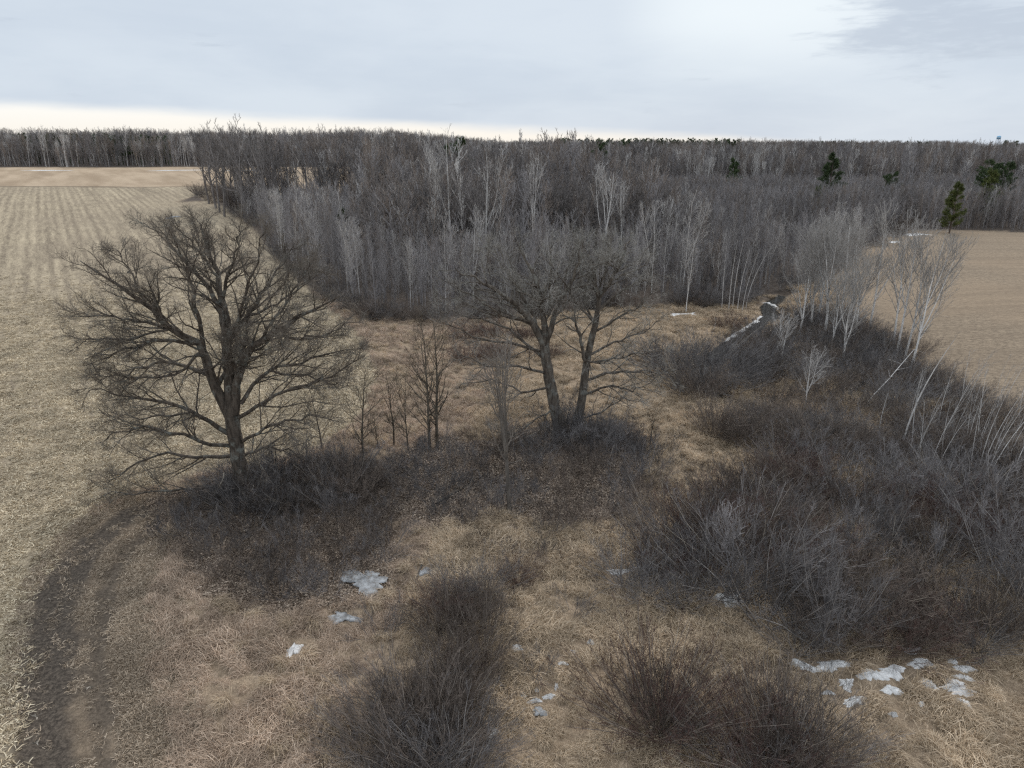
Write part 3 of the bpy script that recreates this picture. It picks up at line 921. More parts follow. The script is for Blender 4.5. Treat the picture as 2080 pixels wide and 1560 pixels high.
parts, base = limb_tree('oak', 0, OAK_M2, 23, (1166, 884), extra=6, dens=0.8, crown_spread=1.05, twig_len=0.95, extra_len=(3, 5), mats=('oak_grey', 'oak_pale_twig'))
place('oak_tree', parts, base, 0, 1, 'dark forked bare oak with long level low limbs, beside the thicker grey oak', 'tree')

# ------------------------------------------------------------------ kinds of tree
def pole_tree(seed, h, r, crown_from, spread, ang=(30, 50), n1=26, n2=5, n3=3, wig=0.03, mats=('wood_grey', 'wood_grey'), twig=0.011, lean=0.0, forks=0, k=6, trop=0.10):
    """upright tree: trunk, ascending branches, twigs"""
    rng = np.random.default_rng(seed)
    tr, cr = Wood(), Wood()
    d0 = np.array([[lean, 0.0, 1.0]])
    P, R = grow([[0, 0, -0.3]], d0, h + 0.3, [r], [max(0.012, r * 0.12)], 12, wig, 0.02, rng)
    R[0, 0] *= 1.25
    tr.add(P, R, k)
    if forks:
        o, d, t, rr, Lp = spawn(P, R, forks, 0.25, 0.6, 14, 26, rng)
        P2, R2 = grow(o, d, h * (1 - t) * rng.uniform(0.85, 1.05, len(o)), rr * 0.75, np.full(len(o), 0.014), 12, wig, 0.06, rng)
        tr.add(P2, R2, 5)
        P, R = np.concatenate([P, P2]), np.concatenate([R, R2])
    o, d, t, rr, Lp = spawn(P, R, n1 if not forks else max(6, n1 // (forks + 1) + 3), crown_from, 0.99, ang[0], ang[1], rng)
    L = spread * (0.35 + 0.9 * np.sin(np.clip((1 - t) / (1 - crown_from) * 0.9 + 0.12, 0, 1) * math.pi * 0.72)) * rng.uniform(0.6, 1.15, len(o))
    P1, R1 = grow(o, d, L, np.clip(rr * 0.5, twig * 1.4, 0.07), np.full(len(o), twig), 6, 0.08, trop, rng)
    cr.add(P1, R1, 4)
    o, d, t, rr, Lp = spawn(P1, R1, n2, 0.15, 1.0, 25, 50, rng, 0.3)
    L = (0.5 * Lp * (1.1 - t) + 0.15) * rng.uniform(0.6, 1.2, len(o))
    P2, R2 = grow(o, d, L, np.clip(rr * 0.75, twig * 0.9, 0.03), np.full(len(o), twig * 0.6), 3, 0.12, trop, rng)
    cr.add(P2, R2, 3)
    if n3:
        o, d, t, rr, Lp = spawn(P2, R2, n3, 0.2, 1.0, 25, 50, rng, 0.2)
        P3, R3 = grow(o, d, (0.55 * Lp + 0.1) * rng.uniform(0.5, 1.1, len(o)), np.full(len(o), twig * 0.7), np.full(len(o), twig * 0.45), 2, 0.14, 0.06, rng)
        cr.add(P3, R3, 3)
    return tr, cr


def tree_parts(name, tc, mats):
    return [('trunk', tc[0].mesh(name + '_trunk', M[mats[0]])), ('crown', tc[1].mesh(name + '_crown', M[mats[1]]))]


def spreading_tree(seed, h, r, w, mats_k=7, twig=0.016, n1=9, n2=6, n3=5, n4=0):
    """mature round-crowned tree: forked trunk, arching limbs"""
    rng = np.random.default_rng(seed)
    tr, cr = Wood(), Wood()
    P, R = grow([[0, 0, -0.4]], [[0, 0, 1.0]], h * 0.62, [r], [r * 0.5], 8, 0.05, 0.03, rng)
    tr.add(P, R, mats_k)
    o, d, t, rr, Lp = spawn(P, R, n1, 0.35, 1.0, 18, 55, rng)
    L = np.minimum((h * 0.98 - o[:, 2]) / np.maximum(d[:, 2], 0.45), w * 0.9) * rng.uniform(0.75, 1.05, len(o))
    P1, R1 = grow(o, d, L, rr * 0.6, np.full(len(o), 0.03), 8, 0.10, 0.10, rng)
    tr.add(P1, R1, 5)
    o, d, t, rr, Lp = spawn(P1, R1, n2, 0.2, 1.0, 25, 55, rng, 0.3)
    P2, R2 = grow(o, d, (0.42 * Lp * (1.15 - t) + 0.5) * rng.uniform(0.6, 1.2, len(o)), np.clip(rr * 0.55, twig * 1.3, 0.08), np.full(len(o), twig), 5, 0.13, 0.10, rng)
    cr.add(P2, R2, 4)
    o, d, t, rr, Lp = spawn(P2, R2, n3, 0.15, 1.0, 25, 55, rng, 0.3)
    P3, R3 = grow(o, d, (0.5 * Lp * (1.1 - t) + 0.3) * rng.uniform(0.6, 1.2, len(o)), np.full(len(o), twig), np.full(len(o), twig * 0.6), 3, 0.16, 0.08, rng)
    cr.add(P3, R3, 3)
    if n4:
        o, d, t, rr, Lp = spawn(P3, R3, n4, 0.2, 1.0, 25, 55, rng, 0.2)
        P4, R4 = grow(o, d, (0.5 * Lp + 0.15) * rng.uniform(0.6, 1.2, len(o)), np.full(len(o), twig * 0.65), np.full(len(o), twig * 0.4), 2, 0.16, 0.06, rng)
        cr.add(P4, R4, 3)
    return tr, cr


def shrub_wood(seed, h, w, stems, n1=6, n2=5, n3=0, upright=0.3, twig=0.007, base_r=0.35, wig=0.07, r=0.02):
    """many-stemmed bush fanning from its foot"""
    rng = np.random.default_rng(seed)
    st, tw = Wood(), Wood()
    az = rng.random(stems) * 2 * math.pi
    rr = np.sqrt(rng.random(stems))
    o = np.stack([np.cos(az) * rr * base_r, np.sin(az) * rr * base_r, np.full(stems, -0.15)], 1)
    spread = np.radians(8 + (62 - 30 * upright) * rr)
    az2 = az + rng.normal(size=stems) * 0.5
    d = np.stack([np.cos(az2) * np.sin(spread), np.sin(az2) * np.sin(spread), np.cos(spread)], 1)
    L = np.minimum(h / np.maximum(np.cos(spread), 0.35), w * 0.75 + h * 0.35) * rng.uniform(0.6, 1.08, stems)
    P, R = grow(o, d, L, r * rng.uniform(0.45, 1.0, stems) * rng.choice([0.8, 1.0, 1.5], stems), np.full(stems, twig), 7, wig, 0.05 * upright, rng)
    st.add(P, R, 4, (rng.random(stems) < 0.07).astype(int))
    o, d, t, r_, Lp = spawn(P, R, n1, 0.22, 1.0, 18, 42, rng, 0.35)
    P1, R1 = grow(o, d, (0.42 * Lp * (1.15 - t) + 0.15) * rng.uniform(0.6, 1.2, len(o)), np.clip(r_ * 0.65, twig * 0.9, 0.02), np.full(len(o), twig * 0.7), 4, 0.12, 0.06, rng)
    tw.add(P1, R1, 3)
    o, d, t, r_, Lp = spawn(P1, R1, n2, 0.15, 1.0, 18, 42, rng, 0.3)
    P2, R2 = grow(o, d, (0.5 * Lp * (1.1 - t) + 0.12) * rng.uniform(0.6, 1.2, len(o)), np.full(len(o), twig * 0.75), np.full(len(o), twig * 0.5), 2, 0.14, 0.05, rng)
    tw.add(P2, R2, 3)
    if n3:
        o, d, t, r_, Lp = spawn(P2, R2, n3, 0.15, 1.0, 20, 45, rng, 0.2)
        P3, R3 = grow(o, d, (0.6 * Lp + 0.06) * rng.uniform(0.6, 1.1, len(o)), np.full(len(o), twig * 0.6), np.full(len(o), twig * 0.4), 2, 0.14, 0.05, rng)
        tw.add(P3, R3, 3)
    return st, tw


def shrub_parts(name, sw, mat):
    return [('stems', sw[0].mesh(name + '_stems', M[mat])), ('twigs', sw[1].mesh(name + '_twigs', M[mat]))]


def merged(*woods, idx=None):
    """several woods as one; idx gives each its bark number"""
    w = Wood()
    for k, q in enumerate(woods):
        vv, qq, ii = np.concatenate(q.V), np.concatenate(q.Q), np.concatenate(q.I)
        w.V.append(vv)
        w.Q.append(qq + w.n)
        w.I.append(ii if idx is None else np.full(len(ii), idx[k]))
        w.n += len(vv)
    w.V, w.Q, w.I = [np.concatenate(w.V)], [np.concatenate(w.Q)], [np.concatenate(w.I)]
    return w


def pine(seed, h, w, trunk_r=0.22, clear=0.2, flat=False, dens=1.0, gap=0.0):
    """conifer: straight trunk, whorled boughs, needle sprays"""
    rng = np.random.default_rng(seed)
    tr, br = Wood(), Wood()
    P, R = grow([[0, 0, -0.3]], [[0.02, 0, 1]], h, [trunk_r], [0.03], 10, 0.02, 0.05, rng)
    tr.add(P, R, 7)
    nb = int(46 * dens)
    o, d, t, rr, Lp = spawn(P, R, nb, clear, 0.985, 62, 88, rng, 0.1)
    q = (1 - t) / (1 - clear)
    prof = np.minimum(1, 0.22 + 1.15 * q) if not flat else (0.55 + 0.45 * np.sin(q * 3.0))
    L = w * 0.5 * prof * rng.uniform(0.65, 1.1, len(o))
    P1, R1 = grow(o, d, L, np.clip(rr * 0.35, 0.02, 0.07), np.full(len(o), 0.012), 5, 0.07, 0.06, rng)
    tr.add(P1, R1, 4)
    o, d, t, rr, Lp = spawn(P1, R1, 6, 0.25, 1.0, 25, 60, rng, 0.15)
    P2, R2 = grow(o, d, 0.30 * Lp * (1.2 - t) + 0.25, np.full(len(o), 0.012), np.full(len(o), 0.008), 2, 0.08, 0.06, rng)
    # needles: narrow blades bristling round every spray
    allP = np.concatenate([P2[:, 0], P2[:, 1], P2[:, 2], P1[:, -1], P1[:, -2]])
    alld = np.concatenate([P2[:, 1] - P2[:, 0]] * 1 + [P2[:, 2] - P2[:, 1]] * 2 + [P1[:, -1] - P1[:, -2]] * 2)
    alld = unit(alld)
    kf = 11
    c = np.repeat(allP, kf, 0) + rng.normal(size=(len(allP) * kf, 3)) * 0.13
    dd = unit(np.repeat(alld, kf, 0) + rng.normal(size=c.shape) * 0.65 + np.array([0, 0, 0.25]))
    side = unit(np.cross(dd, rng.normal(size=c.shape)))
    ln = rng.uniform(0.22, 0.48, len(c))[:, None]
    wd = rng.uniform(0.03, 0.06, len(c))[:, None]
    V = np.stack([c - side * wd, c + side * wd, c + dd * ln + side * wd * 0.4, c + dd * ln - side * wd * 0.4], 1).reshape(-1, 3)
    br.add_raw(V, np.arange(len(V)).reshape(-1, 4))
    br.add(P2, R2, 3)
    return tr, br


# ------------------------------------------------------------------ scattered masses (stuff)
def stuff(name, pts, rz, sc, vi, sources, label, kind='stuff', tilt=None):
    """one object: copies of the source meshes standing on the given points"""
    me = bpy.data.meshes.new(name)
    me.vertices.add(len(pts))
    me.vertices.foreach_set('co', np.ascontiguousarray(pts, np.float32).ravel())
    for nm, arr, ty in (('rz', rz, 'FLOAT'), ('sc', sc, 'FLOAT'), ('vi', vi, 'INT')):
        a = me.attributes.new(nm, ty, 'POINT')
        a.data.foreach_set('value', np.ascontiguousarray(arr, np.float32 if ty == 'FLOAT' else np.int32))
    o = link_mesh(name, me)
    g = bpy.data.node_groups.new(name + '_scatter', 'GeometryNodeTree')
    g.interface.new_socket('Geometry', in_out='INPUT', socket_type='NodeSocketGeometry')
    g.interface.new_socket('Geometry', in_out='OUTPUT', socket_type='NodeSocketGeometry')
    gi, go = g.nodes.new('NodeGroupInput'), g.nodes.new('NodeGroupOutput')
    join = g.nodes.new('GeometryNodeJoinGeometry')
    for s in reversed(sources):
        oi = g.nodes.new('GeometryNodeObjectInfo')
        oi.inputs['Object'].default_value = s
        oi.inputs['As Instance'].default_value = True
        g.links.new(oi.outputs['Geometry'], join.inputs[0])
    iop = g.nodes.new('GeometryNodeInstanceOnPoints')
    iop.inputs['Pick Instance'].default_value = True
    g.links.new(gi.outputs[0], iop.inputs['Points'])
    g.links.new(join.outputs[0], iop.inputs['Instance'])
    def named(nm, ty):
        a = g.nodes.new('GeometryNodeInputNamedAttribute')
        a.data_type = ty
        a.inputs['Name'].default_value = nm
        return a.outputs['Attribute']
    g.links.new(named('vi', 'INT'), iop.inputs['Instance Index'])
    cx = g.nodes.new('ShaderNodeCombineXYZ')
    g.links.new(named('rz', 'FLOAT'), cx.inputs[2])
    g.links.new(cx.outputs[0], iop.inputs['Rotation'])
    g.links.new(named('sc', 'FLOAT'), iop.inputs['Scale'])
    g.links.new(iop.outputs[0], go.inputs[0])
    md = o.modifiers.new('scatter', 'NODES')
    md.node_group = g
    o['kind'] = kind
    o['label'] = label
    return o


def source(name, me):
    return bpy.data.objects.new(name, me)          # not linked: only its mesh is used


def blades(seed, n, radius, length, width, lift=(5, 55), bend=0.9, mat='marsh', curl=0.25, comb=None, h0=0.0, segs=3):
    """a tuft of flat dead blades flopping outwards (or combed one way)"""
    rng = np.random.default_rng(seed)
    az = rng.random(n) * 2 * math.pi if comb is None else comb + rng.normal(size=n) * 0.7
    a2 = rng.random(n) * 2 * math.pi
    rr = np.sqrt(rng.random(n)) * radius
    o = np.stack([np.cos(a2) * rr, np.sin(a2) * rr, h0 * rng.random(n) - 0.02], 1)
    el = np.radians(rng.uniform(*lift, n))
    d = np.stack([np.cos(az) * np.cos(el), np.sin(az) * np.cos(el), np.sin(el)], 1)
    L = rng.uniform(*length, n)
    pts = [o]
    for i in range(segs):
        pts.append(pts[-1] + d * (L / segs)[:, None])
        d = unit(d + np.array([0, 0, -bend * 1.65 / segs]) + rng.normal(size=d.shape) * curl)
        low = pts[-1][:, 2] < 0.03
        d[low, 2] = np.abs(d[low, 2]) * 0.3
    P = np.stack(pts, 1)
    P[:, :, 2] = np.maximum(P[:, :, 2], -0.02)
    side = unit(np.cross(P[:, -1] - P[:, 0], np.array([0, 0, 1.0])) + rng.normal(size=(n, 3)) * 0.3)
    W = rng.uniform(*width, n)[:, None, None] * np.interp(np.linspace(0, 1, segs + 1), [0, 0.3, 0.65, 1], [0.7, 1.0, 0.8, 0.2])[None, :, None]
    V = np.stack([P - side[:, None] * W, P + side[:, None] * W], 2).reshape(-1, 3)
    b = (np.arange(n) * 2 * (segs + 1))[:, None] + (np.arange(segs) * 2)[None]
    Q = np.stack([b, b + 1, b + 3, b + 2], -1).reshape(-1, 4)
    me = quick_mesh('tuft', V, Q, 4)
    me.materials.append(M[mat])
    return me


rng = np.random.default_rng(99)


def sample_view(n, v0, v1, umin=-60, umax=2140, power=1.0):
    """points spread over the ground evenly per square metre between two rows of the photograph"""
    ya, yb = at(1040, v1)[1], at(1040, v0)[1]
    y = np.sqrt(rng.uniform(ya ** 2, yb ** 2, n))
    k0, k1 = (umin - 1040) / FPX, (umax - 1040) / FPX
    # lateral reach follows the view cone
    depth = y * _c + CAM_H * _s
    x = depth * rng.uniform(k0, k1, n)
    return x, y


SNOW_SPOTS = []      # (x, y, half width, half depth) of snow and ice, where no grass stands


def clear_of_snow(x, y):
    ok = np.ones(len(x), bool)
    for sx, sy, a, b in SNOW_SPOTS:
        ok &= ((x - sx) / (a + 0.22)) ** 2 + ((y - sy) / (b + 0.34)) ** 2 > 1
    return ok


def grass_layers():
    x, y = sample_view(52000, 600, 1600)
    corn = sdist(FIELD, x, y)
    rf = sdist(RIGHT_FIELD, x, y)
    tr = np.minimum(line_dist(TRACK_L, x, y), line_dist(TRACK_R, x, y))
    trc = np.minimum(line_dist(TRACK_L, x, y) * 0.9, line_dist(TRACK_R, x, y))
    lit = np.maximum(sdist(LITTER[0], x, y), sdist(LITTER[1], x, y))
    st = line_dist(STREAM, x, y)
    wd = sdist(WOODS, x, y)
    depth = y * _c + CAM_H * _s
    u = 1040 + x / depth * FPX
    # tall matted grass
    wild = clear_of_snow(x, y) & (corn < -0.2) & (rf < -0.2) & (tr > 2.2) & (lit < 0.3) & (st > np.where(y > 62, 1.5, 1.0)) & (wd < 1.0)
    hum = vnoise(x / 0.7, y / 0.7, 1)
    keep = wild & (rng.random(len(x)) < np.where(y < 60, 0.95, 0.6) * (0.62 + 0.6 * sst(0.25, 0.6, hum)))
    marsh_zone = keep & (x > -4.5 + 0.1 * y - 4)
    for nm, msk, mat, lab, seed in (('marsh_grass', marsh_zone, 'marsh', 'matted tan marsh grass in flopped tussocks between the shrubs', 10),
                                    ('meadow_grass', keep & ~marsh_zone, 'meadow', 'pinkish-brown dead meadow grass beside the farm track', 20)):
        src = []
        for k in range(5):
            src.append(source('tuft', blades(seed + k, 120, 0.40, (0.30, 0.78), (0.005, 0.010), (20, 75), 1.15, mat, 0.16, None if k == 4 else 0.0, 0.10)))
        xx, yy = x[msk], y[msk]
        z = height(xx, yy)
        big = vnoise(xx / 3.0, yy / 3.0, 31)
        # neighbouring tufts lie the same way
        lay = vnoise(xx / 4.0, yy / 4.0, 33) * 9 + rng.normal(size=len(xx)) * 0.55
        stuff(nm, np.stack([xx, yy, z - 0.01], 1), lay, 0.45 + 0.95 * big * rng.uniform(0.6, 1.2, len(xx)), rng.integers(0, 5, len(xx)), src, lab)
    # tussocks: mops of long blades hanging over
    x5, y5 = sample_view(9000, 600, 1600)
    ok = clear_of_snow(x5, y5) & (sdist(FIELD, x5, y5) < -0.6) & (sdist(RIGHT_FIELD, x5, y5) < -0.5) & (line_dist(STREAM, x5, y5) > 2.2) & (sdist(WOODS, x5, y5) < 0.5)
    ok &= (np.minimum(line_dist(TRACK_L, x5, y5), line_dist(TRACK_R, x5, y5)) > 3.6) & (np.maximum(sdist(LITTER[0], x5, y5), sdist(LITTER[1], x5, y5)) < -0.2)
    ok &= vnoise(x5 / 0.7, y5 / 0.7, 1) + 0.35 * vnoise(x5 / 5, y5 / 5, 51) > 0.62
    src = [source('mop', blades(140 + k, 190, 0.26, (0.35, 0.8), (0.004, 0.008), (30, 85), 1.7, 'marsh', 0.16, 0.0, 0.16, 5)) for k in range(4)]
    xx, yy = x5[ok], y5[ok]
    lay = vnoise(xx / 4.0, yy / 4.0, 33) * 9 + rng.normal(size=len(xx)) * 0.5
    stuff('tussock_grass', np.stack([xx, yy, height(xx, yy) + 0.02], 1), lay, rng.uniform(0.7, 1.3, len(xx)), rng.integers(0, 4, len(xx)), src,
          'drooping mops of dead sedge standing proud of the flattened grass')
    # short grass of the track verge
    x2, y2 = sample_view(26000, 1000, 1600, -80, 620)
    tr2 = np.minimum(line_dist(TRACK_L, x2, y2), line_dist(TRACK_R, x2, y2))
    c2 = sdist(FIELD, x2, y2)
    dl2 = line_dist(TRACK_L, x2, y2)
    dr2 = line_dist(TRACK_R, x2, y2)
    lit2 = sdist(LITTER[0], x2, y2)
    pk = (c2 < 0.4) & (tr2 < 3.6) & (lit2 < 0.8) & (rng.random(len(x2)) < np.clip(np.minimum(dl2 / 1.0 - 1.15, dr2 / 0.8 - 0.55), 0.025, 0.9))
    src = [source('tuft', blades(40 + k, 46, 0.30, (0.10, 0.30), (0.008, 0.016), (5, 50), 1.0, 'mown', 0.3, None, 0.02)) for k in range(4)]
    xx, yy = x2[pk], y2[pk]
    stuff('verge_grass', np.stack([xx, yy, height(xx, yy)], 1), rng.random(len(xx)) * 6.28, rng.uniform(0.7, 1.3, len(xx)), rng.integers(0, 4, len(xx)), src,
          'short trodden dead grass along the farm track')
    # corn residue
    x3, y3 = sample_view(60000, 570, 1600, -60, 900)
    c3 = sdist(FIELD, x3, y3)
    rowpos = (x3 * math.cos(rad(32)) + y3 * math.sin(rad(32)))
    ph = 0.5 + 0.5 * np.sin(2 * math.pi * (rowpos + 0.18) / 1.9)
    dens = (0.9 - 0.85 * sst(50, 118, y3)) * (0.22 + 0.78 * ph) * (0.65 + 0.6 * vnoise(x3 / 1.7, y3 / 1.7, 8))
    pk = (c3 > -0.5) & (rng.random(len(x3)) < dens * sst(-0.6, 0.5, c3))
    src = [source('residue', blades(60 + k, 42, 0.55, (0.12, 0.42), (0.010, 0.026), (0, 28), 0.9, 'corn', 0.4, None, 0.05)) for k in range(6)]
    xx, yy = x3[pk], y3[pk]
    stuff('corn_residue', np.stack([xx, yy, height(xx, yy) + 0.005], 1), rng.random(len(xx)) * 6.28, rng.uniform(0.7, 1.25, len(xx)), rng.integers(0, 6, len(xx)), src,
          'pale shredded corn leaves and stalks covering the harvested field')
    # fallen leaves
    x4, y4 = sample_view(26000, 840, 1260, 300, 1360)
    l4 = np.maximum(sdist(LITTER[0], x4, y4), sdist(LITTER[1], x4, y4))
    pk = (rng.random(len(x4)) < 0.8 * sst(-1.6, 1.6, l4 + 2.4 * (vnoise(x4 / 1.6, y4 / 1.6, 41) - 0.55))) & (sdist(FIELD, x4, y4) < 1.0)
    src = [source('leaves', blades(80 + k, 40, 0.45, (0.08, 0.16), (0.03, 0.05), (0, 35), 0.5, 'leaves', 0.4, None, 0.05)) for k in range(4)]
    xx, yy = x4[pk], y4[pk]
    stuff('leaf_litter', np.stack([xx, yy, height(xx, yy) + 0.01], 1), rng.random(len(xx)) * 6.28, rng.uniform(0.7, 1.2, len(xx)), rng.integers(0, 4, len(xx)), src,
          'brown fallen oak leaves carpeting the ground under the brush')


# ------------------------------------------------------------------ snow and ice patches
def patch(name, pix, w, d, label, cat, mat, seed, group=None, thick=0.05, n=60):
    """irregular low slab lying on the ground; w, d in metres"""
    r = np.random.default_rng(seed)
    p = at(*pix)
    if cat == 'snow' and p[1] < 60:
        w, d, thick = w * 1.02, d * 1.02, thick * 1.35
    SNOW_SPOTS.append((p[0], p[1], w / 2, d / 2))
    ang = np.arange(n) * 2 * math.pi / n
    k = 1 + 0.30 * np.sin(2 * ang + r.random() * 6) + 0.22 * np.sin(3 * ang + r.random() * 6) + 0.16 * np.sin(5 * ang + r.random() * 6) + 0.11 * np.sin(9 * ang + r.random() * 6) + 0.09 * np.sin(14 * ang + r.random() * 6) + 0.07 * r.normal(size=n)
    k = np.clip(k, 0.4, 1.7)
    rings = [(1.0, -0.5), (0.95, 0.0), (0.85, 0.35), (0.65, 0.75), (0.4, 1.0), (0.18, 1.0)]
    V = []
    for q, hh in rings:
        kq = 1 + (k - 1) * q ** 2
        X = p[0] + np.cos(ang) * kq * q * w / 2
        Y = p[1] + np.sin(ang) * kq * q * d / 2
        Z = height(X, Y)
        if name == 'ice_shelf':
            Z = np.full_like(Z, float(broad(p[0], p[1])) - 0.30)
        elif cat == 'ice':
            Z = np.full_like(Z, max(hz(p[0], p[1]), float(np.median(Z)))) + 0.03
        V.append(np.stack([X - p[0], Y - p[1], Z - p[2] + thick * hh * (1 + 0.3 * r.normal(size=n) * (cat != 'ice'))], 1))
    V.append(np.array([[0, 0, V[-1][:, 2].mean()]]))
    V = np.concatenate(V)
    faces = []
    for a in range(len(rings) - 1):
        for j in range(n):
            j2 = (j + 1) % n
            faces.append((a * n + j, a * n + j2, (a + 1) * n + j2, (a + 1) * n + j))
    c = len(V) - 1
    for j in range(n):
        faces.append(((len(rings) - 1) * n + j, (len(rings) - 1) * n + (j + 1) % n, c))
    me = bpy.data.meshes.new(name)
    me.from_pydata([tuple(q) for q in V], [], faces)
    me.polygons.foreach_set('use_smooth', [True] * len(faces))
    me.materials.append(mat)
    o = bpy.data.objects.new(name, me)
    o.location = p
    COL.objects.link(o)
    return tag(o, label, cat, group)


patch('ice_patch', (745, 1190), 2.0, 2.2, 'pale grey sheet of ice at the thicket edge below the big oak', 'ice', M['ice'], 1, thick=0.06)
patch('ice_patch', (700, 1255), 1.6, 0.9, 'thin tongue of white ice trailing off the pale grey sheet', 'ice', M['ice'], 2, thick=0.06)
patch('snow_patch', (596, 1318), 0.55, 0.8, 'small lone scrap of snow in the brown meadow grass', 'snow', M['snow'], 3)
patch('ice_patch', (865, 1160), 0.9, 0.6, 'small dull ice patch behind the grassy mound', 'ice', M['ice'], 4, thick=0.05)
patch('snow_patch', (1310, 1152), 1.3, 0.55, 'bright snow streak at the foot of the grey brush', 'snow', M['snow'], 5)
patch('snow_patch', (1255, 1160), 1.2, 0.5, 'thin dirty snow lying beside the bright snow streak', 'snow', M['snow'], 6)
patch('snow_patch', (1480, 1215), 1.6, 1.0, 'snow patch under the slender pale sapling', 'snow', M['snow'], 7)
patch('snow_patch', (1478, 1240), 0.4, 0.3, 'tiny snow scrap in front of the sapling snow patch', 'snow', M['snow'], 8)
for k, (u, v, w, d) in enumerate([(1060, 1410, 0.36, 0.42), (1086, 1420, 0.55, 0.22), (1115, 1414, 0.45, 0.28), (1090, 1398, 0.24, 0.14), (1130, 1396, 0.2, 0.3)]):
    patch('snow_patch', (u, v), w, d, 'white snow remnant in the little ring among flattened tussocks', 'snow', M['snow'], 10 + k, 'snow remnants in the tussock ring', 0.08)
patch('ice_patch', (1097, 1446), 0.6, 0.45, 'smooth grey frozen puddle below the ring of snow', 'ice', M['ice'], 16, thick=0.06)
patch('ice_patch', (1000, 1505), 0.55, 0.9, 'bluish frozen puddle beside the dark nearest shrub', 'ice', M['ice'], 17, thick=0.06)
patch('snow_patch', (1200, 1307), 0.3, 0.3, 'small grey snow block in the tussocks above the red bush', 'snow', M['snow'], 18, thick=0.1)
patch('snow_patch', (1165, 1326), 0.28, 0.28, 'small grey ice crumb beside the snow block', 'snow', M['snow'], 19)
patch('snow_patch', (1143, 1354), 0.4, 0.25, 'low frozen scrap between the tussocks', 'snow', M['snow'], 20)
patch('snow_patch', (1050, 1318), 0.6, 0.3, 'broken grey snow at the margin of the dark brush line', 'snow', M['snow'], 21)
right_snow = [(1735, 1420, 0.75, 0.55), (1720, 1385, 0.7, 0.6), (1683, 1405, 0.5, 0.25), (1770, 1375, 1.0, 0.7), (1812, 1372, 1.1, 0.8), (1810, 1405, 0.75, 0.45), (1870, 1355, 1.1, 0.6),
              (1885, 1395, 0.6, 0.5), (1960, 1358, 0.85, 0.45), (1955, 1380, 0.8, 0.45), (1940, 1402, 1.35, 0.7), (1953, 1435, 0.85, 0.55), (1870, 1436, 0.25, 0.2), (1815, 1448, 0.35, 0.25),
              (1690, 1350, 1.3, 0.7), (1630, 1350, 1.2, 0.6), (1850, 1320, 1.0, 0.5), (1935, 1342, 0.5, 0.25)]
for k, (u, v, w, d) in enumerate(right_snow):
    patch('snow_patch', (u, v), w, d, 'ragged snow patch scattered along the front foot of the large thicket', 'snow', M['snow'], 30 + k, 'snow patches before the large thicket', 0.08)
for k, (u, v, w, d) in enumerate([(1720, 1175, 1.5, 1.0), (1750, 1285, 1.2, 0.8), (1650, 1270, 0.8, 0.6), (1705, 1265, 0.6, 0.5), (1630, 1285, 0.5, 0.5)]):
    patch('snow_patch', (u, v), w, d, 'shaded snow half hidden among the stems of the large thicket', 'snow', M['snow'], 60 + k, 'snow inside the large thicket', 0.07)
patch('snow_patch', (1258, 1023), 0.55, 0.3, 'single snow scrap in the brush below the two oaks', 'snow', M['snow'], 70)
patch('snow_patch', (1388, 638), 3.4, 2.6, 'snow patch on the tan clearing beyond the two oaks', 'snow', M['snow'], 71, thick=0.10)
patch('snow_patch', (352, 441), 3.0, 5.0, 'frozen puddle gleaming alone in the corn stubble', 'ice', M['ice'], 72, thick=0.12)
def pixel_of(x, y, z):
    """where a place shows in the photograph"""
    q = np.array([x, y, z - CAM_H])
    dep = q[1] * _c - q[2] * _s
    return 1040 + FPX * q[0] / dep, 780 - FPX * (q[1] * _s + q[2] * _c) / dep


def ribbon(name, pts, width, label, cat, seed, lift, level=None, group=None):
    """narrow ragged strip lying along a line on the ground"""
    r = np.random.default_rng(seed)
    L = resample([(x, y, 0) for x, y in pts], max(12, int(len(pts) * 9)))
    n = len(L)
    tx, ty = np.gradient(L[:, 0]), np.gradient(L[:, 1])
    ln = np.hypot(tx, ty) + 1e-9
    nx, ny = -ty / ln, tx / ln
    q = np.arange(n)
    wl = width * np.clip(0.5 + 0.45 * np.sin(q * 0.9 + r.random() * 6) + 0.35 * np.sin(q * 2.3 + r.random() * 6) + 0.25 * r.normal(size=n), 0.06, 1.6)
    wr = width * np.clip(0.5 + 0.45 * np.sin(q * 0.7 + r.random() * 6) + 0.35 * np.sin(q * 2.9 + r.random() * 6) + 0.25 * r.normal(size=n), 0.06, 1.6)
    taper = np.clip(np.minimum(q, n - 1 - q) / 4.0, 0.1, 1)
    p0 = np.array([L[n // 2, 0], L[n // 2, 1], float(broad(L[n // 2, 0], L[n // 2, 1]))])
    rows = []
    for a, hh in ((-1, -0.04), (-0.55, lift * 0.8), (0, lift), (0.55, lift * 0.8), (1, -0.04)):
        off = a * np.where(a < 0, wl, wr) * taper
        X, Y = L[:, 0] + nx * off, L[:, 1] + ny * off
        Z = (height(X, Y) if level is None else broad(X, Y) + level) + hh
        rows.append(np.stack([X, Y, Z], 1) - p0)
    V = np.stack(rows, 1).reshape(-1, 3)
    i = np.arange(n - 1)[:, None] * 5 + np.arange(4)[None]
    Q = np.stack([i, i + 5, i + 6, i + 1], -1).reshape(-1, 4)
    o = link_mesh(name, quick_mesh(name, V, Q, 4), M['snow'])
    o.location = p0
    return tag(o, label, cat, group)


def bank(pix):
    return [at(u, v)[:2] for u, v in pix]


